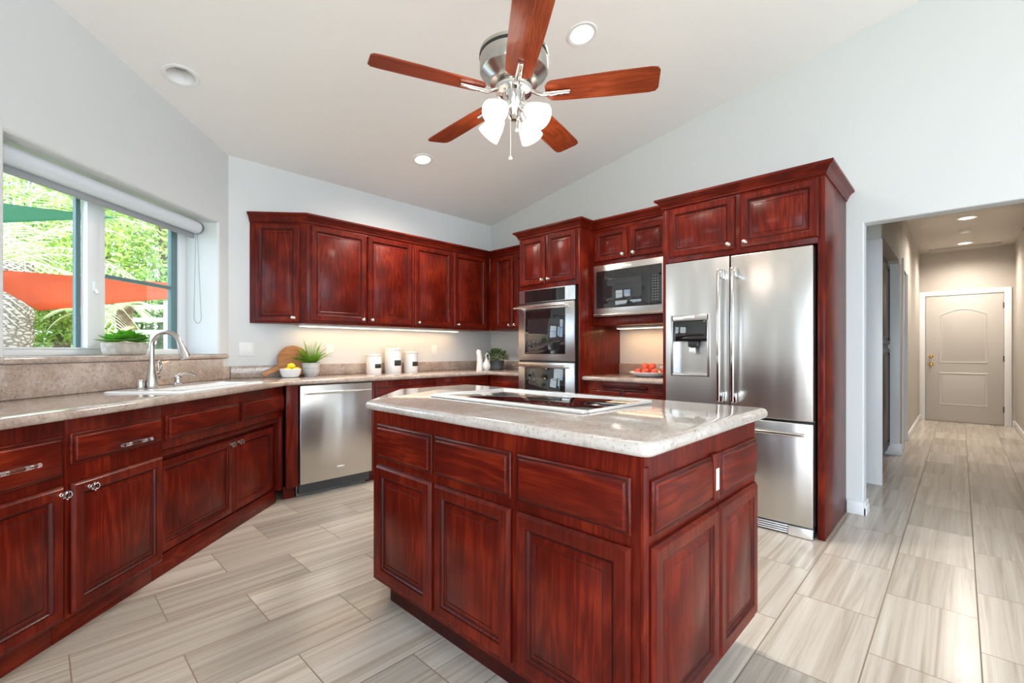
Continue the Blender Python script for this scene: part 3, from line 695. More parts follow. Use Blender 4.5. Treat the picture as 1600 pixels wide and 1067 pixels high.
# under cabinet strips
def strip(label, x0, x1, y0, y1, z, e, rz=0):
    c = thing('under_cabinet_light', label, 'light', ((x0+x1)/2, (y0+y1)/2, z), 0, None)
    w, dd = (x1-x0)/2, (y1-y0)/2
    bm = BM(); box(bm, -w, w, -dd, dd, -.018, -.001, .003); obj('housing', bm, 'plastic', c)
    bm = BM(); box(bm, -w+.01, w-.01, -dd+.008, dd-.008, -.022, -.0182, .001); obj('lens', bm, 'striplens', c)
    l = lamp('AREA', 'under_cabinet_lamp', ((x0+x1)/2, (y0+y1)/2, z-.026), e, (1, .55, .24), (0, 0, 0), shape='RECTANGLE', size=2*w, size_y=2*dd)
strip('warm strip light under the long run of wall cabinets', 1.62, 3.40, 4.14, 4.21, UZ0, 1.45)
strip('warm strip light under the microwave cabinet', 3.86, 3.93, 1.70, 2.36, 1.383, 1.1)

# ------------------------------------------------------------------ oven tower
c = thing('oven_cabinet', 'tall cherry oven tower cabinet with two upper doors', 'cabinet', (3.385, 3.176, 0), -pi/2)
tw = 3.176-2.434
body(c, [(0, .02, 0, .673, .0, 2.27), (tw-.02, tw, 0, .673, .0, 2.27), (.02, tw-.02, 0, .673, 1.752, 2.27), (.02, tw-.02, 0, .673, .08, .33), (.02, tw-.02, .60, .673, .33, 1.752)])
front(c, 'door', .022, 3.176-2.835, 1.795, 2.250, 0, kn=(.318, 1.83)); front(c, 'door', 3.176-2.805, 3.176-2.478, 1.795, 2.250, 0, kn=(.395, 1.83))
front(c, 'drawer_front', .02, tw-.04, .10, .30, 0, 'drawer')
obj('crown', sweep([(0, .36), (0, 0), (tw, 0), (tw, .19)], CROWN, -1, 2.262), 'wh', c)
c = thing('double_oven', 'built-in stainless steel double wall oven', 'oven', (3.383, 3.163, 0), -pi/2)
ow = 3.163-2.474
bm = BM(); box(bm, .015, ow-.015, .0, .56, .345, 1.742); obj('oven_body', bm, 'darkgrey', c)
bm = BM(); prism(bm, [(0, -.001), (0, -.018), (.09, -.030), (ow*.5, -.036), (ow-.09, -.030), (ow-.0, -.018), (ow, -.001)], 1.618, 1.745, .002); obj('control_panel', fix(bm), 'steelh', c)
bm = BM(); prism(bm, [(.088, -.025), (.088, -.0315), (ow*.5, -.0375), (ow-.105, -.0315), (ow-.105, -.025)], 1.622, 1.737); obj('control_display', fix(bm), 'black', c)
for nm, z0, z1 in (('upper_door', 1.062, 1.605), ('lower_door', .36, 1.045)):
    bm = BM(); box(bm, 0, ow, -.026, -.001, z0, z1, .004); dd = obj(nm, bm, 'steelh', c)
    top = z1-.055 if nm == 'upper_door' else z1-.045
    bm = BM(); box(bm, .088, ow-.105, -.029, -.0255, z0+.062, z1-.05, .006, 3); obj('door_glass', bm, 'black', dd)
    bm = BM(); box(bm, .135, ow-.165, -.0305, -.0288, z0+.10, z1-.145, .002); obj('inner_window', bm, 'oveninner', dd)
    bm = BM(); tube(bm, [(-.018, -.075, z1-.030), (ow*.5, -.083, z1-.030), (ow-.075, -.075, z1-.030)], .0105, 16)
    for x in (.03, ow-.09): box(bm, x-.014, x+.014, -.078, -.025, z1-.040, z1-.020, .003)
    obj('handle', bm, 'chrome', dd)

# ------------------------------------------------------------------ microwave cabinet
c = thing('microwave_cabinet', 'cherry wall cabinet with two small doors above the microwave', 'cabinet', (3.57, 2.432, 0), -pi/2)
mw = 2.432-1.633
body(c, [(0, mw, 0, .488, 1.925, 2.275), (0, mw, 0, .488, 1.385, 1.455), (0, .03, 0, .488, 1.455, 1.925), (mw-.062, mw, 0, .488, 1.455, 1.925), (.03, mw-.062, .44, .488, 1.455, 1.925)])
front(c, 'door', .033, 2.432-2.062, 1.958, 2.230, 0, kn=(.328, 1.995)); front(c, 'door', 2.432-2.042, .725, 1.958, 2.230, 0, kn=(.432, 1.995))
obj('crown', sweep([(-.0, 0), (mw, 0)], CROWN, -1, 2.262), 'wh', c)
c = thing('microwave', 'built-in stainless steel microwave with black glass front', 'microwave', (3.566, 2.395, 0), -pi/2)
ww = .689
bm = BM(); box(bm, 0, ww, -.024, -.001, 1.460, 1.921, .004); box(bm, .05, ww-.05, -.001, .40, 1.49, 1.90); obj('trim_frame', bm, 'steelh', c)
bm = BM(); box(bm, .032, ww-.032, -.031, -.0245, 1.535, 1.868, .004, 3); fc = obj('front_glass', bm, 'black', c)
bm = BM(); box(bm, .10, .48, -.0325, -.0312, 1.592, 1.79, .001); obj('inner_window', bm, 'oveninner', fc)
bm = BM(); box(bm, .545, .548, -.0325, -.0312, 1.54, 1.863); obj('door_gap', bm, 'darkgrey', fc)
bm = BM()
for i in range(3):
    for j in range(10): box(bm, .578+i*.022, .586+i*.022, -.0322, -.0312, 1.575+j*.022, 1.580+j*.022)
obj('keypad', bm, 'grate', fc)
bm = BM(); box(bm, .29, .38, -.0265, -.0242, 1.882, 1.897, .0008); obj('badge', bm, 'silver', c)
bm = BM(); tube(bm, [(.01, -.030, 1.478), (ww*.5, -.042, 1.472), (ww-.01, -.030, 1.478)], .014, 12, squash=.7); obj('lower_vent_bar', bm, 'steelh', c)

# ------------------------------------------------------------------ fridge surround and fridge
c = thing('fridge_cabinet', 'tall cherry surround with two doors above the refrigerator', 'cabinet', (3.335, 1.628, 0), -pi/2)
fw = 1.628-.588
body(c, [(0, .028, 0, .722, 0, 2.25), (fw-.038, fw, 0, .722, 0, 2.25), (.028, fw-.038, 0, .722, 1.818, 2.25)])
front(c, 'door', 1.628-1.575, 1.628-1.105, 1.853, 2.215, 0, kn=(.487, 1.885)); front(c, 'door', 1.628-1.072, 1.628-.618, 1.853, 2.215, 0, kn=(.592, 1.885))
obj('crown', sweep([(0, .22), (0, 0), (fw, 0), (fw, .722)], CROWN, -1, 2.226), 'wh', c)
c = thing('refrigerator', 'stainless steel french-door refrigerator with water dispenser', 'refrigerator', (3.28, 1.578, 0), -pi/2)
rw = .938; mid = 1.578-1.121
bm = BM(); box(bm, .012, rw-.006, .095, .74, .02, 1.79, .004); obj('cabinet_shell', bm, 'darkgrey', c)
def bowed(x0, x1, z0, z1, bow, th=.085, holes=None, K=12):
    bm = BM(); pts = [(x0, th)]
    for k in range(K+1):
        u = k/K; pts.append((x0+(x1-x0)*u, -bow*sin(pi*u)+.004*(1 if k in (0, K) else 0)))
    pts.append((x1, th)); prism(bm, pts, z0, z1); return fix(bm)
# left door built round the dispenser recess
hx0, hx1, hz0, hz1 = 1.578-1.532, 1.578-1.262, .985, 1.385
bm = BM()
us = [0, hx0, hx1, mid-.004]; zs = [.722, hz0, hz1, 1.80]
for i in range(3):
    for j in range(3):
        if i == 1 and j == 1: continue
        a = [bm.verts.new((us[i+p], y, zs[j+q_])) for y in (0, .085) for p, q_ in ((0, 0), (1, 0), (1, 1), (0, 1))]
        bm.faces.new(a[:4]); bm.faces.new(a[4:][::-1])
        for k in range(4):
            bm.faces.new((a[k], a[(k+1) % 4], a[4+(k+1) % 4], a[4+k]))
bmesh.ops.remove_doubles(bm, verts=bm.verts[:], dist=1e-5)
# delete interior walls (faces shared twice)
seen = {}
for f in list(bm.faces):
    key = tuple(sorted(v.index for v in f.verts)) if False else tuple(sorted((round(v.co.x, 4), round(v.co.y, 4), round(v.co.z, 4)) for v in f.verts))
    seen.setdefault(key, []).append(f)
for k_, fl in seen.items():
    if len(fl) > 1: bmesh.ops.delete(bm, geom=fl, context='FACES_ONLY')
fix(bm)
ld = obj('left_door', bm, 'steel', c)
bm = BM(); box(bm, mid+.004, rw, 0, .085, .722, 1.80, .006, 3); rd = obj('right_door', bm, 'steel', c)
bm = BM(); box(bm, 0, rw, 0, .085, .075, .708, .006, 3); fd = obj('freezer_drawer', bm, 'steel', c)
for dd, x in ((ld, mid-.058), (rd, mid+.032)):
    bm = BM()
    box(bm, x-.011, x+.011, -.062, -.040, .81, 1.712, .006, 3)
    for z0, z1 in ((.81, .875), (1.647, 1.712)): box(bm, x+.004, x+.026, -.058, .0, z0, z1, .004)
    obj('handle', bm, 'chrome', dd)
bm = BM(); box(bm, .06, rw-.03, -.062, -.042, .633, .652, .006, 3)
for x in (.08, rw-.05): box(bm, x-.015, x+.015, -.045, .0, .634, .651, .003)
obj('handle', bm, 'chrome', fd)
bm = BM(); box(bm, 0, rw-.004, .028, .09, 0.0, .07, .003); g_ = obj('base_grille', bm, 'darkgrey', c)
bm = BM()
for k in range(4): box(bm, .0, rw-.14, .018, .030, .010+k*.014, .018+k*.014, .001)
box(bm, rw-.135, rw-.002, .004, .03, .004, .066, .004); obj('grille_slats', bm, 'silver', g_)
# dispenser
bm = BM()
box(bm, hx0-.008, hx0+.012, -.006, .006, hz0-.012, hz1+.03, .003); box(bm, hx1-.012, hx1+.010, -.006, .006, hz0-.012, hz1+.03, .003)
box(bm, hx0, hx1, -.006, .006, hz0-.012, hz0+.006, .003); box(bm, hx0, hx1, -.006, .006, hz1-.012, hz1+.03, .003)
dp = obj('dispenser_frame', bm, 'steelh', ld)
bm = BM(); box(bm, hx0, hx1, .075, .084, hz0, hz1); box(bm, hx0, hx0+.006, .0, .08, hz0, hz1); box(bm, hx1-.006, hx1, .0, .08, hz0, hz1); box(bm, hx0, hx1, .0, .08, hz0, hz0+.006); obj('dispenser_recess', bm, 'steelh', ld)
bm = BM(); box(bm, hx0+.008, hx1-.008, .008, .04, 1.225, hz1-.012, .002); obj('dispenser_screen', bm, 'black', ld)
bm = BM(); xm = (hx0+hx1)/2+.01; box(bm, xm-.032, xm+.032, .012, .06, 1.185, 1.228, .008); box(bm, xm-.014, xm+.014, .02, .05, 1.165, 1.19, .003); obj('dispenser_spout', bm, 'blackmat', ld)
bm = BM(); box(bm, xm-.024, xm+.020, .018, .032, 1.135, 1.178, .003); obj('dispenser_paddle', bm, 'silver', ld)
bm = BM(); box(bm, xm-.055, xm+.025, -.0085, -.0055, hz1+.004, hz1+.022, .0008); obj('badge', bm, 'silver', ld)

# ------------------------------------------------------------------ island
c = thing('kitchen_island', 'cherry kitchen island with drawers and raised-panel doors', 'island', (1.08, .578, 0))
ix, iy = 1.965-1.08, 2.365-.578
poly = [(0, 0), (ix, 0), (ix, iy), (.435, iy), (0, 1.352)]
bm = BM(); prism(bm, poly, .118, ZU-.001, .002); obj('cabinet_body', fix(bm), 'wv', c)
bm = BM(); prism(bm, [(.07, .07), (ix-.07, .07), (ix-.07, iy-.07), (.435+.03, iy-.07), (.07, 1.352-.03)], 0, .118); obj('toe_kick', fix(bm), 'glaze', c)
f = lambda a: 1.93-a       # local x on the long face, measured from its left end
LF = dict(base=(0, 1.352), rz=-pi/2)
for (a, b) in ((1.881, 1.471), (1.450, 1.044), (1.016, .611)):
    front(c, 'drawer_front', f(a), f(b), .680, .830, 0, 'drawer', **LF); front(c, 'door', f(a), f(b), .147, .648, 0, **LF)
for (a, b) in ((1.105, 1.500), (1.566, 1.940)): front(c, 'drawer_front', a-1.08, b-1.08, .680, .822, 0, 'drawer')
for (a, b) in ((1.100, 1.545), (1.555, 1.940)): front(c, 'door', a-1.08, b-1.08, .150, .652)
bm = BM(); box(bm, 1.501-1.08, 1.550-1.08, -.018, 0, .680, .828, .002); ob = obj('outlet_block', bm, 'wv', c)
bm = BM(); box(bm, 1.511-1.08, 1.535-1.08, -.022, -.0185, .712, .782, .002); obj('outlet', bm, 'plastic', ob, label='white outlet in the island side')
bm = BM(); tube(bm, [(.009, .004, .15), (.009, .004, .86)], .012, 10); obj('corner_bead', bm, 'wv', c)
# island top
k = .035; kk = k*.4142
io = [(1.045, .543), (2.043, .543), (2.043, 2.40), (1.515-kk, 2.40), (1.045, 1.93+kk)]
o = obj('island_worktop', slab(io, ZU, ZC, [.045, .045, .03, .03, .03]), 'granite_lit'); tag(o, 'speckled granite worktop with clipped corner on the island, coloured as brightly lit', 'worktop')
# cooktop
c = thing('cooktop', 'black glass electric cooktop with steel edges set in the island', 'cooktop', (1.36, .965, ZC+.0005))
bm = BM(); box(bm, .042, .505, .010, .910, .0, .010, .002); obj('glass_top', bm, 'black', c)
bm = BM(); box(bm, 0, .042, 0, .92, 0, .012, .005, 3); box(bm, .042, .515, .0, .010, 0, .012, .003); box(bm, .042, .515, .910, .92, 0, .012, .003); box(bm, .505, .515, .010, .91, 0, .012, .003); obj('metal_trim', bm, 'silver', c)

# ------------------------------------------------------------------ sink, faucet
q = wp(0, 0)
c = thing('kitchen_sink', 'white enamel drop-in sink under the window', 'sink', (q[0], q[1], ZC), WA)
sx0, sx1 = -1.345, -.47   # local x is -s
bm = BM()
def rr(x0, x1, y0, y1, r, z): return [(p.x, p.y, z) for p in round_poly([Vector(a) for a in ((x0, y0), (x1, y0), (x1, y1), (x0, y1))], r)]
rings = [rr(sx0, sx1, -.565, -.14, .06, .0005), rr(sx0+.003, sx1-.003, -.562, -.143, .06, .007), rr(sx0+.012, sx1-.012, -.553, -.152, .055, .010), rr(-1.23, -.58, -.515, -.325, .05, .010), rr(-1.22, -.59, -.505, -.335, .045, .002), rr(-1.21, -.60, -.50, -.34, .05, -.17), rr(-1.17, -.64, -.47, -.37, .03, -.18)]
rv_ = [[bm.verts.new(p) for p in r] for r in rings]; n = len(rv_[0])
for a, b in zip(rv_, rv_[1:]):
    for k2 in range(n): bm.faces.new((a[k2], a[(k2+1) % n], b[(k2+1) % n], b[k2]))
bm.faces.new(rv_[-1]); obj('basin', fix(bm), 'sink', c)
bm = BM(); lathe(bm, [(0, -.178), (.04, -.178), (.042, -.1755), (0, -.1757)], 20, c=(-.90, -.42, 0)); obj('drain', fix(bm), 'chrome', c)
zf = .0105
def onsink(name, label, cat, s, t):
    p_ = wp(s, t); return thing(name, label, cat, (p_[0], p_[1], ZC+zf), WA)
c = onsink('faucet', 'brushed nickel gooseneck faucet standing at the back of the sink', 'faucet', 1.10, .235)
bm = BM(); lathe(bm, [(0, 0), (.030, 0), (.031, .004), (.031, .03), (.027, .065), (.019, .10), (.0165, .13), (.0165, .14), (0, .14)], 24); obj('base', fix(bm), 'nickel', c)
bm = BM(); pts = [(0, 0, .135), (0, 0, .235)]
for k in range(17):
    a = pi*k/16*.91; pts.append((0, -(.083-.083*cos(a)), .242+.083*sin(a)))
e_ = Vector(pts[-1]); dn = (Vector(pts[-1])-Vector(pts[-2])).normalized()
tube(bm, pts, .0135, 16); obj('gooseneck', bm, 'nickel', c)
bm = BM(); tube(bm, [e_-dn*.004, e_+dn*.003, e_+dn*.02, e_+dn*.08, e_+dn*.098], [.0150, .0155, .0165, .025, .025], 18); obj('spray_head', bm, 'nickel', c)
bm = BM(); tube(bm, [(.012, 0, .075), (.045, 0, .080)], [.016, .014], 14); tube(bm, [(.045, 0, .080), (.055, -.0, .10), (.048, 0, .150), (.060, 0, .155), (.072, 0, .140), (.070, 0, .11), (.055, 0, .095)], .0055, 10); tube(bm, [(.045, 0, .080), (.062, 0, .062), (.05, 0, .045)], .006, 8); obj('lever', bm, 'nickel', c)
c = onsink('soap_dispenser', 'small brushed nickel soap pump right of the faucet', 'soap dispenser', .905, .245); c.scale = (1.35, 1.35, 1.35)
bm = BM(); lathe(bm, [(0, 0), (.019, 0), (.020, .006), (.013, .014), (.012, .03), (.015, .034), (.015, .042), (.008, .047), (0, .047)], 20); obj('pump_base', fix(bm), 'nickel', c)
bm = BM(); tube(bm, [(0, 0, .042), (.015, -.006, .052), (.04, -.018, .056), (.06, -.028, .050), (.068, -.032, .042)], [.007, .007, .006, .005, .005], 10); obj('nozzle', bm, 'nickel', c)
p_ = wp(1.143, .205); bm = BM(); lathe(bm, [(0, 0), (.020, 0), (.021, .004), (.020, .045), (.017, .052), (0, .053)], 20)
tag(obj('air_gap_cap', fix(bm), 'nickel', None, (p_[0], p_[1], ZC+zf)), 'short cylindrical nickel cap left of the faucet', 'faucet cap')

# ------------------------------------------------------------------ plants
def leafmesh(bm, base, d, L_, W_2, droop=.2, n=4, mi=0, up=Vector((0, 0, 1))):
    d = Vector(d).normalized(); side = d.cross(up)
    side = side.normalized() if side.length > .01 else Vector((1, 0, 0))
    prev = None; p = Vector(base); dd = d.copy()
    for k in range(n+1):
        u = k/n; w_ = W_2*sin(pi*min(1, .12+u*.88))**.8 if k < n else 0.0005
        a = bm.verts.new(p+side*w_); b = bm.verts.new(p-side*w_); m_ = bm.verts.new(p-up*w_*.25)
        if prev:
            f1 = bm.faces.new((prev[0], a, m_, prev[2])); f2 = bm.faces.new((prev[2], m_, b, prev[1])); f1.material_index = f2.material_index = mi
        prev = (a, b, m_); dd = (dd-up*droop/n).normalized(); p = p+dd*L_/n
# succulent on sill
p_ = wp(.905, -.085); c = thing('potted_succulent', 'green succulents in a low rectangular cement planter on the window sill', 'plant', (p_[0], p_[1], 1.1315), WA)
bm = BM(); pl = [Vector(a) for a in ((-.135, -.05), (.135, -.05), (.135, .05), (-.135, .05))]
rings = []
for ins, z in ((.012, 0), (.004, .008), (0, .03), (-.004, .070), (0, .075), (.010, .075), (.012, .060)):
    q_ = offset_poly(round_poly(pl, .04), ins); rings.append([bm.verts.new((v.x, v.y, z)) for v in q_])
n = len(rings[0])
for a, b in zip(rings, rings[1:]):
    for k in range(n): bm.faces.new((a[k], a[(k+1) % n], b[(k+1) % n], b[k]))
bm.faces.new(rings[0]); bm.faces.new(rings[-1]); obj('planter', fix(bm), 'cement', c)
bm = BM()
for (x, y, r_, z) in ((-.095, .0, .085, .080), (.005, .0, .115, .092), (.095, -.005, .085, .082), (-.04, -.02, .085, .088), (.055, .01, .09, .09)):
    for ring, (cnt, el, f_) in enumerate(((9, .30, 1.0), (8, .65, .88), (6, 1.0, .7), (4, 1.3, .5))):
        for k in range(cnt):
            a = 2*pi*(k+ring*.5)/cnt+random.uniform(-.1, .1)
            leafmesh(bm, (x, y, z), (cos(a)*cos(el), sin(a)*cos(el), sin(el)), r_*f_*1.08, .030*(.6+.4*f_), .25)
obj('rosettes', bm, 'succ', c)
# fern
c = thing('potted_fern', 'small green fern in a ribbed pale grey pot beside the lemon bowl', 'plant', (1.712, 4.15, ZC))
bm = BM(); lathe(bm, [(0, 0), (.052, 0), (.060, .010), (.064, .03), (.066, .032), (.066, .036), (.069, .050), (.071, .052), (.070, .056), (.072, .075), (.074, .078), (.073, .082), (.075, .118), (.070, .120), (.066, .105), (0, .104)], 32)
obj('pot', fix(bm), 'potw', c)
bm = BM()
for k in range(46):
    a = 2*pi*k/46*3.7+random.uniform(-.3, .3); el = random.uniform(.5, 1.45); Lf = random.uniform(.15, .245)
    p = Vector((cos(a)*.02, sin(a)*.02, .105)); dd = Vector((cos(a)*cos(el), sin(a)*cos(el), sin(el))); pr_ = [p.copy()]
    side = dd.cross(Vector((0, 0, 1))).normalized()
    for j in range(14):
        u = j/13; lw = .030*sin(pi*(.12+.85*u))+.004
        for s_ in (-1, 1): leafmesh(bm, p, side*s_+dd*.45+Vector((0, 0, .1)), lw, .0062, .15, 2)
        dd = (dd-Vector((0, 0, .045))).normalized(); p = p+dd*Lf/14; pr_.append(p.copy())
    tube(bm, pr_[::3], .0012, 4)
obj('fronds', bm, 'fern', c)
# small bush
c = thing('potted_bush', 'bushy small-leaved plant in a dark slate pot in the corner by the ovens', 'plant', (3.80, 3.93, ZC))
bm = BM(); lathe(bm, [(0, 0), (.070, 0), (.082, .012), (.084, .10), (.086, .104), (.084, .110), (.078, .110), (.076, .09), (0, .09)], 32); obj('pot', fix(bm), 'potg', c)
bm = BM()
for k in range(420):
    a = random.uniform(0, 2*pi); el = random.uniform(-.25, 1.5); r_ = .135*random.uniform(.35, 1)**.6
    p = Vector((cos(a)*cos(el)*r_, sin(a)*cos(el)*r_, .135+sin(el)*r_*.85))
    leafmesh(bm, p, (cos(a)+random.uniform(-.6, .6), sin(a)+random.uniform(-.6, .6), random.uniform(-.2, 1)), .034, .011, .2, 3)
for k in range(12):
    a = k*.55; tube(bm, [(0, 0, .09), (cos(a)*.05, sin(a)*.05, .15), (cos(a)*.10, sin(a)*.10, .20)], .0018, 4)
obj('foliage', bm, 'bush', c)

# ------------------------------------------------------------------ things on the back worktop
def canister(label, x, y, r, h):
    c = thing('canister', label, 'canister', (x, y, ZC), 0, 'white lidded canisters')
    bm = BM(); lathe(bm, [(0, 0), (r*.97, 0), (r, .004), (r, h*.80), (r*.985, h*.81), (r*.985, h*.825), (r*1.01, h*.835), (r*1.01, h*.85), (r*.99, h*.86), (0, h*.86)], 36); obj('jar', fix(bm), 'ceramic', c)
    bm = BM(); lathe(bm, [(0, h*.86), (r*1.03, h*.861), (r*1.04, h*.885), (r*.98, h*.905), (r*.6, h*.935), (r*.2, h*.945), (r*.13, h*.955), (r*.13, h*.965), (r*.20, h*.975), (r*.20, h*.99), (r*.1, h), (0, h)], 36); obj('lid', fix(bm), 'ceramic', c)
    bm = BM(); K = 10; a0 = radians(-93)-.45; vv = []
    lw = .52
    for k in range(K+1):
        a = radians(-82)-lw+2*lw*k/K; vv.append([bm.verts.new((cos(a)*(r+.0012), sin(a)*(r+.0012), z)) for z in (h*.27, h*.47)])
    for a, b in zip(vv, vv[1:]): bm.faces.new((a[0], b[0], b[1], a[1]))
    o = obj('label_plate', bm, 'slate', c, label='black chalk label')
    md = o.modifiers.new('thick', 'SOLIDIFY'); md.thickness = .0015; md.offset = 1
canister('white canister with a black label, shortest and leftmost of the three', 2.335, 4.165, .073, .205)
canister('white canister with a black label, tallest and in the middle of the three', 2.552, 4.17, .084, .275)
canister('white canister with a black label, rightmost of the three', 2.778, 4.185, .073, .235)
# lemons in bowl
c = thing('bowl', 'white bowl holding lemons on the back worktop', 'bowl', (1.512, 4.085, ZC))
bm = BM(); lathe(bm, [(0, 0), (.055, 0), (.066, .006), (.080, .04), (.086, .072), (.082, .074), (.076, .045), (.06, .012), (0, .010)], 36); obj('bowl_body', fix(bm), 'ceramic', c)
lemon = None
for i, (x, y, z, a, lb) in enumerate(((-.035, -.025, .060, .3, 'yellow lemon at the front left of the white bowl'), (.038, -.028, .060, 1.2, 'yellow lemon at the front right of the white bowl'), (.0, .032, .062, 2.2, 'yellow lemon at the back of the white bowl'), (.004, -.002, .096, .7, 'yellow lemon on top of the pile in the white bowl'))):
    if lemon is None:
        bm = BM(); lathe(bm, [(0, -.038), (.005, -.036), (.010, -.031), (.022, -.020), (.027, 0), (.022, .020), (.010, .031), (.005, .036), (0, .039)], 20)
        bmesh.ops.rotate(bm, verts=bm.verts[:], cent=(0, 0, 0), matrix=Matrix.Rotation(pi/2, 3, 'X')); o = obj('lemon', fix(bm), 'lemon'); lemon = o
    else: o = lemon.copy(); COL.objects.link(o)
    o.location = (1.512+x, 4.085+y, ZC+z); o.rotation_euler = (0, 0, a); tag(o, lb, 'lemon', 'lemons in the white bowl')
# cutting board
c = thing('cutting_board', 'round wooden cutting board with handle leaning on the backsplash', 'cutting board', (1.585, 4.205, ZC+.004))
bm = BM(); K = 40; R_ = .135; pts = []
ha = radians(205); hw = .022
for k in range(K+1):
    a = ha+.20+(2*pi-.40)*k/K; pts.append((R_*cos(a), R_*sin(a)))
hd = Vector((cos(ha), sin(ha))); hs = Vector((-hd.y, hd.x)); e1 = hd*(R_+.15)
for s_, l_ in ((-.018, .02), (-.013, .10), (-.017, .145), (-.008, .16), (.008, .16), (.017, .145), (.013, .10), (.018, .02)): pts.append(tuple(hd*(R_+l_)+hs*s_))
prism(bm, pts, -.009, .009, .003)
Rm = Matrix.Translation((.0, .0, .135))@Matrix.Rotation(radians(-16), 4, 'X')@Matrix.Rotation(pi/2, 4, 'X')
bmesh.ops.transform(bm, matrix=Rm, verts=bm.verts[:]); obj('board', fix(bm), 'board', c)
bm = BM(); hp_ = Rm@Vector((hd.x*(R_+.142), hd.y*(R_+.142), .0)); tube(bm, [hp_+Vector((0, -.014, .004)), hp_+Vector((-.012, -.016, -.02)), hp_+Vector((.002, -.014, -.03)), hp_+Vector((.008, -.013, -.012))], .002, 6); obj('leather_loop', bm, 'darkbark', c)
# pitcher and jug
bm = BM(); tube(bm, [(0, 0, 0), (0, 0, .01), (0, 0, .10), (-.008, 0, .18), (-.018, 0, .215), (-.030, 0, .232)], [.040, .041, .034, .030, .030, .014], 24)
tag(obj('pitcher', bm, 'ceramic', None, (3.555, 3.96, ZC)), 'tall slim white ceramic pitcher in the corner', 'pitcher')
c = thing('jug', 'small round white ceramic jug with tall handle beside the dark pot', 'jug', (3.63, 3.93, ZC))
bm = BM(); lathe(bm, [(0, 0), (.030, 0), (.045, .02), (.050, .05), (.040, .085), (.020, .108), (.014, .125), (.018, .14), (.013, .14), (0, .12)], 28); obj('jug_body', fix(bm), 'ceramic', c)
bm = BM(); tube(bm, [(.005, 0, .12), (-.012, 0, .165), (.008, 0, .195), (.035, 0, .19), (.050, 0, .155), (.040, 0, .10), (.042, 0, .07)], .006, 10); obj('handle', bm, 'ceramic', c)
# plate of fruit
c = thing('serving_plate', 'wide white plate of red fruit on the short worktop', 'plate', (3.72, 1.93, ZC))
bm = BM(); lathe(bm, [(0, 0), (.105, 0), (.125, .006), (.172, .030), (.182, .040), (.182, .044), (.162, .040), (.10, .012), (0, .010)], 48); obj('plate_body', fix(bm), 'ceramic', c)
fr = None
for i, (x, y, z, lb) in enumerate(((-.08, .075, .042, 'red fruit at the left end of the plate'), (-.09, .0, .042, 'red fruit in the front row of the plate, second from the left'), (-.075, -.075, .042, 'red fruit in the front row of the plate, second from the right'), (.02, -.115, .045, 'red fruit at the right end of the plate'), (.02, .02, .042, 'red fruit hidden in the middle of the plate'), (-.035, .032, .088, 'red fruit stacked on top, left of the pair'), (-.035, -.037, .088, 'red fruit stacked on top, right of the pair'))):
    if fr is None:
        bm = BM(); lathe(bm, [(0, -.027), (.010, -.029), (.024, -.022), (.032, -.004), (.031, .012), (.022, .025), (.010, .029), (.003, .026), (0, .024)], 24); o = obj('fruit', fix(bm), 'peach'); fr = o
    else: o = fr.copy(); COL.objects.link(o)
    o.location = (3.72+x, 1.93+y, ZC+z); o.rotation_euler = (random.uniform(-.5, .5), random.uniform(-.5, .5), i); tag(o, lb, 'fruit', 'red fruits on the white plate')

# ------------------------------------------------------------------ outlets and switches
def plate(label, loc, rz, w, h, n, nm='outlet', cat='outlet'):
    c = thing(nm, label, cat, loc, rz)
    bm = BM(); box(bm, -w/2, w/2, -.006, -.0005, -h/2, h/2, .002); obj('cover_plate', bm, 'plastic', c)
    for i in range(n):
        x = (i-(n-1)/2)*.046; bm = BM(); box(bm, x-.016, x+.016, -.009, -.0062, -.033, .033, .002); obj('rocker' if cat == 'switch' else 'socket', bm, 'plastic', c)
plate('white double light switch left of the cutting board', (1.239, Yb, 1.168), 0, .118, .115, 2, 'light_switch', 'switch')
plate('white outlet behind the fern', (1.955, Yb, 1.165), 0, .072, .115, 1)
plate('white outlet right of the canisters', (3.172, Yb, 1.160), 0, .078, .115, 1)
plate('white outlet on the right wall above the dark pot', (Xr, 3.80, 1.165), -pi/2, .072, .115, 1)

# ------------------------------------------------------------------ ceiling cans
def can(label, x, y, lit=True, hall=False, r=.083, energy=118):
    z = 2.77 if hall else ceilz(x, y)
    c = thing('recessed_light', label, 'light', (x, y, z))
    if not hall: c.rotation_euler = (Vector((.005, .176, 1)).to_track_quat('Z', 'Y')).to_euler()
    if hall:
        bm = BM(); lathe(bm, [(r-.012, -.002), (r-.012, -.006), (r+.008, -.008), (r+.014, -.003), (r+.014, -.0005), (r-.012, -.0005)], 36); obj('trim_ring', fix(bm), 'plastic', c)
        bm = BM(); lathe(bm, [(0, -.0015), (r-.012, -.0015), (r-.012, -.004), (0, -.0035)], 32); obj('lens', fix(bm), 'lampglow', c)
    else:
        bm = BM(); lathe(bm, [(r-.036, .080), (r-.014, .0), (r-.012, -.005), (r+.006, -.007), (r+.012, -.003), (r+.012, -.0005), (r-.009, -.0005), (r-.009, .004), (r-.030, .082)], 40); obj('trim_ring', fix(bm), 'plastic', c)
        bm = BM(); lathe(bm, [(0, .062), (r-.05, .064), (r-.036, .074), (r-.036, .084), (0, .084)], 32); obj('lens', fix(bm), 'lampglow' if lit else 'deadlens', c)
    if lit: lamp('SPOT', 'can_lamp', (x, y, z-.03), energy, (1, .90, .80), (0, 0, 0), spot_size=radians(160), spot_blend=1.0, shadow_soft_size=.22 if not hall else .06)
can('lit round recessed light in the ceiling above the back wall cabinets', 2.452, 3.505)
can('unlit recessed ceiling light above the window wall', .642, 3.54, False, r=.09)
can('lit recessed ceiling light close to the fan', 2.46, 1.755, r=.088)
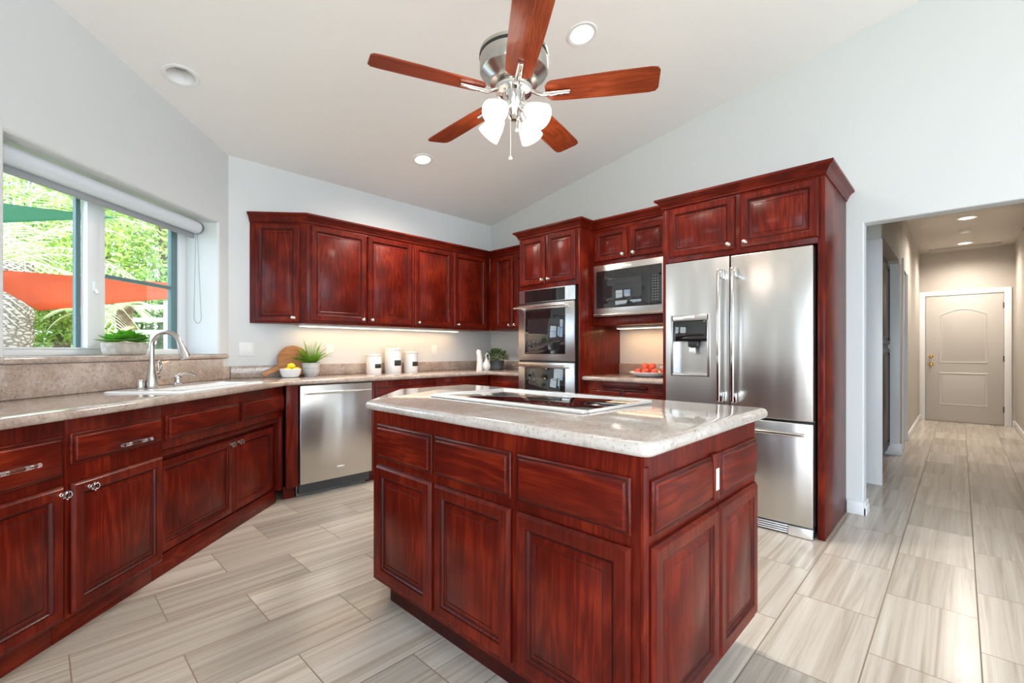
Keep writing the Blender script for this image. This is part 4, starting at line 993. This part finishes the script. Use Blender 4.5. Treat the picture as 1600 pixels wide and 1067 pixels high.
can('lit recessed light in the hallway ceiling, nearer to the kitchen', 7.88, -.06, hall=True, energy=75)
can('lit recessed light in the hallway ceiling, nearer to the door', 9.72, -.05, hall=True, energy=70)

# ------------------------------------------------------------------ ceiling fan
fx, fy, fz = 1.576, 1.515, 2.366
F_ = thing('ceiling_fan', 'five-blade ceiling fan with wooden blades and four lit glass shades', 'ceiling fan', (fx, fy, fz))
cz = ceilz(fx, fy)-fz
bm = BM(); tube(bm, [(0, 0, .25), (0, 0, cz-.01)], .0135, 16); lathe(bm, [(0, cz-.09), (.03, cz-.088), (.065, cz-.03), (.068, cz-.005), (0, cz+.005)], 28); obj('downrod', fix(bm), 'chrome', F_)
bm = BM(); lathe(bm, [(0, .262), (.05, .258), (.09, .235), (.150, .205), (.160, .198), (.160, .190), (.161, .105), (.155, .095), (.118, .065), (.112, .05), (.06, .040), (0, .04)], 56); obj('motor_housing', fix(bm), 'nickel', F_)
bm = BM(); lathe(bm, [(.1615, .182), (.1635, .180), (.1635, .170), (.1615, .168)], 56); obj('motor_band', fix(bm), 'blackmat', F_, label='black band round the motor')
bm = BM(); lathe(bm, [(0, .045), (.085, .043), (.090, .025), (.085, .010), (.055, .002), (.052, -.012), (.046, -.05), (.036, -.080), (.030, -.088), (.028, -.105), (.015, -.118), (0, -.12)], 40); obj('light_fitter', fix(bm), 'chrome', F_)
blade = None
for k in range(5):
    a = 2.764+k*2*pi/5
    if blade is None:
        bm = BM(); out = []
        prof = [(.165, .052), (.18, .060), (.25, .064), (.45, .071), (.62, .073), (.648, .068), (.66, .050)]
        pts = [Vector((x, y)) for x, y in prof]+[Vector((x, -y)) for x, y in prof[::-1]]
        pts = [Vector((.150, .030))]+pts+[Vector((.150, -.030))]
        prism(bm, [tuple(p) for p in pts[::-1]], -.0035, .0035, .001)
        bmesh.ops.rotate(bm, verts=bm.verts[:], cent=(0, 0, 0), matrix=Matrix.Rotation(radians(-12), 3, 'X'))
        blade = obj('blade', fix(bm), 'blade', F_); b_ = blade
        bm = BM(); tube(bm, [(.065, 0, .022), (.10, 0, .002), (.135, 0, -.014), (.16, 0, -.012), (.265, 0, -.011)], [.020, .017, .014, .016, .012], 12, squash=.45)
        box(bm, .17, .262, -.003, .010, -.020, -.014, .002); iron = obj('blade_iron', fix(bm), 'chrome', blade); 
    else:
        b_ = blade.copy(); COL.objects.link(b_); b_.parent = F_; i2 = iron.copy(); COL.objects.link(i2); i2.parent = b_
    b_.rotation_euler = (0, 0, a); b_.location = (0, 0, 0)
vd = radians(44.1)
for k, va in enumerate((234, 324, 54, 144)):
    # angle in view frame (x right, y away) to world
    va = radians(va); vx, vy = cos(va), sin(va)
    wx = vx*sin(vd)+vy*cos(vd); wy = -vx*cos(vd)+vy*sin(vd)
    D = Vector((wx*.80, wy*.80, -.62)).normalized(); base = Vector((wx*.035, wy*.035, -.055))
    bm = BM(); tube(bm, [base, base+D*.02, base+D*.055], [.016, .019, .024], 16); arm = obj('lamp_arm', bm, 'chrome', F_)
    Q = Matrix.Translation(base+D*.05)@D.to_track_quat('Z', 'Y').to_matrix().to_4x4()
    bm = BM(); lathe(bm, [(.022, 0), (.030, .012), (.044, .045), (.054, .085), (.058, .105), (.0565, .106), (.0515, .085), (.041, .045), (.027, .014), (.020, .003)], 32, mat4=Q); obj('glass_shade', fix(bm), 'frost', arm)
    bm = BM(); lathe(bm, [(0, .005), (.012, .008), (.014, .03), (.025, .058), (.022, .078), (.010, .088), (0, .089)], 20, mat4=Q); obj('bulb', fix(bm), 'bulb', arm)
    pl_ = Vector((fx, fy, fz))+base+D*.20
    lamp('POINT', 'fan_lamp', pl_, .8, (1, .92, .84), shadow_soft_size=.08)
for (x, y, z0, z1) in ((.02, 0, -.11, -.150), (-.012, .01, -.11, -.29)):
    bm = BM(); tube(bm, [(x, y, z0), (x, y, z1)], .0011, 6); lathe(bm, [(0, z1+.004), (.004, z1), (.009, z1-.008), (.008, z1-.016), (0, z1-.020)], 14, c=(x, y, 0)); obj('pull_chain', fix(bm), 'plastic', F_)

# ------------------------------------------------------------------ hallway pantry
bm = BM(); box(bm, 9.98, 10.24, -.44, .36, 2.752, 2.7695, .004)
for k in range(9): box(bm, 9.995+k*.027, 10.005+k*.027, -.42, .34, 2.747, 2.7515)
tag(obj('ceiling_vent', bm, 'hallwall'), 'long air return grille in the hallway ceiling above the door', 'vent')
bm = BM(); lathe(bm, [(0, -.03), (.045, -.028), (.058, -.012), (.06, -.0005), (0, -.0005)], 24, c=(8.7, -.05, 2.77)); tag(obj('smoke_detector', fix(bm), 'plastic'), 'small round smoke detector between the hallway ceiling lights', 'smoke detector')
c = thing('pantry_cabinet', 'dark wood pantry cabinet recessed in the hallway wall', 'cabinet', (5.18, .58, 0))
bm = BM(); box(bm, 0, 1.47, .0, .55, .06, 2.15); obj('cabinet_body', bm, 'pantry', c)
for (z0, z1) in ((.10, 1.18), (1.22, 2.10)):
    for (a, b) in ((.03, .72), (.75, 1.44)): obj('door', raised(b-a, z1-z0), ['pantry', 'glaze'], c, (a, 0, z0))

# ------------------------------------------------------------------ outdoors
FW = Vector((cos(vd), sin(vd))); RT = Vector((sin(vd), -cos(vd)))
def at(lat, dep, z=0): q = FW*dep+RT*lat; return Vector((q.x, q.y, z))
# grassy bank behind the garden
bm = BM(); K = 20; rows = []
for j, (dep, z) in enumerate(((7.5, -.02), (9.5, .6), (11, 1.12), (16, 1.25), (30, 1.3))):
    rows.append([bm.verts.new(at(-26+1.1*k, dep, z+random.uniform(-.05, .05)*(j > 0))) for k in range(K+1)])
for a, b in zip(rows, rows[1:]):
    for k in range(K): bm.faces.new((a[k], a[k+1], b[k+1], b[k]))
for v in rows[0]: pass
o = obj('grass_bank', bm, 'grass'); tag(o, 'grassy bank rising behind the white fence', 'bank', kind='structure')
# fence
c = thing('rail_fence', 'white three-rail fence outside the window', 'fence', at(-9, 11.3, 0), vd-pi/2)
zb = 1.22
for z in (1.60, 1.90, 2.21):
    bm = BM(); box(bm, -6, 7.2, -.03, .03, z-.055, z+.055, .01); obj('rail', bm, 'fence', c)
for x in (-5.5, -3.0, -.5, 2.0, 4.5, .54): pass
for x in (-5.6, -3.1, -.6, 1.5, 0.59, 3.8, 6.3):
    bm = BM(); box(bm, x-.07, x+.07, -.06, .06, .9, 2.36, .01); obj('post', bm, 'fence', c)
# sails
def sail(name, label, mat, pts):
    bm = BM(); n = len(pts); P = [Vector(p) for p in pts]; cen = sum(P, Vector())/n; K = 8; rings = []
    edge = []
    for i in range(n):
        a, b = P[i], P[(i+1) % n]
        for k in range(K):
            u = k/K; q_ = a.lerp(b, u); q_ += (cen-q_)*.05*sin(pi*u); edge.append(q_)
    r0 = [bm.verts.new(e_) for e_ in edge]; prev = r0
    for f_ in (.66, .33):
        r1 = [bm.verts.new(cen+(e_-cen)*f_-Vector((0, 0, .02*(1-f_)))) for e_ in edge]
        for k in range(len(r1)): bm.faces.new((prev[k], prev[(k+1) % len(r1)], r1[(k+1) % len(r1)], r1[k]))
        prev = r1
    cv_ = bm.verts.new(cen-Vector((0, 0, .02)))
    for k in range(len(prev)): bm.faces.new((prev[k], prev[(k+1) % len(prev)], cv_))
    o = obj(name, fix(bm), mat); tag(o, label, 'shade sail'); md = o.modifiers.new('thick', 'SOLIDIFY'); md.thickness = .006
def px(x, y, w): return at((x-800)/722.5*w, w, 1.16+(547.2-y)/722.5*w)
sail('shade_sail', 'terracotta red shade sail stretched outside the window', 'sailr', [px(-90, 415, 7.0), px(60, 486, 4.6), px(320, 463, 8.5), px(330, 447, 9.5)])
sail('shade_sail', 'green shade sail above the red one outside the window', 'sailg', [px(-80, 307, 6.5), px(-80, 352, 5.0), px(190, 341, 9.0)])
def leaves(cen, rad, n, size, squash=1.0, hollow=.35):
    verts = []; faces = []
    for _ in range(n):
        a = random.uniform(0, 2*pi); zc = random.uniform(-1, 1); r_ = rad*(hollow+(1-hollow)*random.random()**.5)
        s_ = math.sqrt(1-zc*zc); p = Vector((cen[0]+cos(a)*s_*r_, cen[1]+sin(a)*s_*r_, cen[2]+zc*r_*squash))
        u = Vector((random.gauss(0, 1), random.gauss(0, 1), random.gauss(0, 1))).normalized(); v = u.orthogonal().normalized()
        sz = size*random.uniform(.6, 1.3); i = len(verts)
        verts += [p-u*sz, p+v*sz*.4, p+u*sz, p-v*sz*.4]; faces.append((i, i+1, i+2, i+3))
    return verts, faces
def tree(name, label, base, h, rad, n, mat, size=.11):
    c = thing(name, label, 'tree', base, 0, 'trees beyond the fence')
    bm = BM(); tube(bm, [(0, 0, -.3), (.1, .05, h*.3), (-.05, .1, h*.6)], [.22, .17, .10], 10); obj('trunk', bm, 'darkbark', c)
    V = []; Fc = []
    for k in range(8):
        a = k*2.4; off = Vector((cos(a)*rad*.55, sin(a)*rad*.55, h*.55+(k % 4-1.2)*rad*.42))
        vs2, fs2 = leaves(off, rad*random.uniform(.55, .8), n//8, size); b0 = len(V); V += vs2; Fc += [tuple(i+b0 for i in f) for f in fs2]
    me = bpy.data.meshes.new('foliage'); me.from_pydata(V, [], Fc); me.materials.append(M[mat]); o = bpy.data.objects.new('foliage', me); COL.objects.link(o); o.parent = c
tree('leafy_tree', 'bright leafy tree filling the right half of the window view', at(-11.3, 15, 1.3), 6.5, 2.9, 9000, 'leafy')
tree('leafy_tree', 'bright leafy tree behind the mullion of the window', at(-14.5, 16.5, 1.3), 7.0, 3.0, 9000, 'leafy')
tree('leafy_tree', 'dense tree at the left edge of the window view', at(-18.5, 17, 1.3), 6.0, 3.0, 8000, 'leafdeep')
tree('leafy_tree', 'tree behind the right jamb of the window', at(-8.5, 17, 1.3), 5.2, 2.8, 7000, 'leafy')
for i_, la in enumerate((-13.6, -11.6, -9.6, -7.6)):
    tree('shrub', ('dark green shrub behind the fence, at the far left of the row', 'dark green shrub behind the fence, seen through the left pane', 'dark green shrub behind the fence, seen beside the small palm', 'dark green shrub behind the fence post at the right')[i_], at(la, 13.0, 1.15), 1.7, 1.05, 3600, 'leafdeep', .08)
tree('leafy_tree', 'low yellow-green shrub behind the fence beside the thick palm trunk', at(-10.2, 10.4, .9), 1.8, .8, 3500, 'leafy', .07)
def palm(name, label, base, h, r, fl, nf, mat='bark'):
    c = thing(name, label, 'palm', base)
    bm = BM(); pts = [(0, 0, -.2)]+[(.02*sin(k), .02*cos(k), h*k/14) for k in range(15)]
    rr_ = [r*1.1]+[r*(1.0+.10*(k % 2)) for k in range(15)]; tube(bm, pts, rr_, 14); obj('trunk', bm, mat, c)
    for k in range(nf):
        a = 2*pi*k/nf*1.0+random.uniform(-.15, .15); el = [.15, .6, 1.05][k % 3]; p = Vector((0, 0, h)); dd = Vector((cos(a)*cos(el), sin(a)*cos(el), sin(el)))
        bm = BM(); side = dd.cross(Vector((0, 0, 1))).normalized(); line = [p.copy()]
        for j in range(22):
            dd = (dd-Vector((0, 0, .075))).normalized(); p = p+dd*fl/22; line.append(p.copy())
            u = j/21; ln = fl*.34*sin(pi*(.1+.8*u))
            for s_ in (-1, 1):
                q1 = p+side*s_*ln*.7+dd*ln*.5-Vector((0, 0, ln*.25)); wv_ = dd*(.0035+.0035*fl)
                m1 = (p+q1)/2+Vector((0, 0, ln*.06))
                vv = [bm.verts.new(t_) for t_ in (p-wv_, m1-wv_*1.2, q1, m1+wv_*1.2, p+wv_)]; bm.faces.new(vv)
        tube(bm, line, [.016*(1-i/(len(line)))+.003 for i in range(len(line))], 5); obj('frond', bm, 'palm', c)
palm('palm_tree', 'thick-trunked palm with pale fronds at the left of the window view', at(-9.85, 9.05, 0), 2.9, .33, 2.7, 21)
palm('palm_tree', 'small palm in front of the white fence', at(-8.45, 10.1, .75), 1.40, .14, .70, 14, 'darkbark')
palm('palm_tree', 'slender palm beside the window mullion', at(-9.15, 9.9, .6), 1.35, .10, .75, 12, 'darkbark')
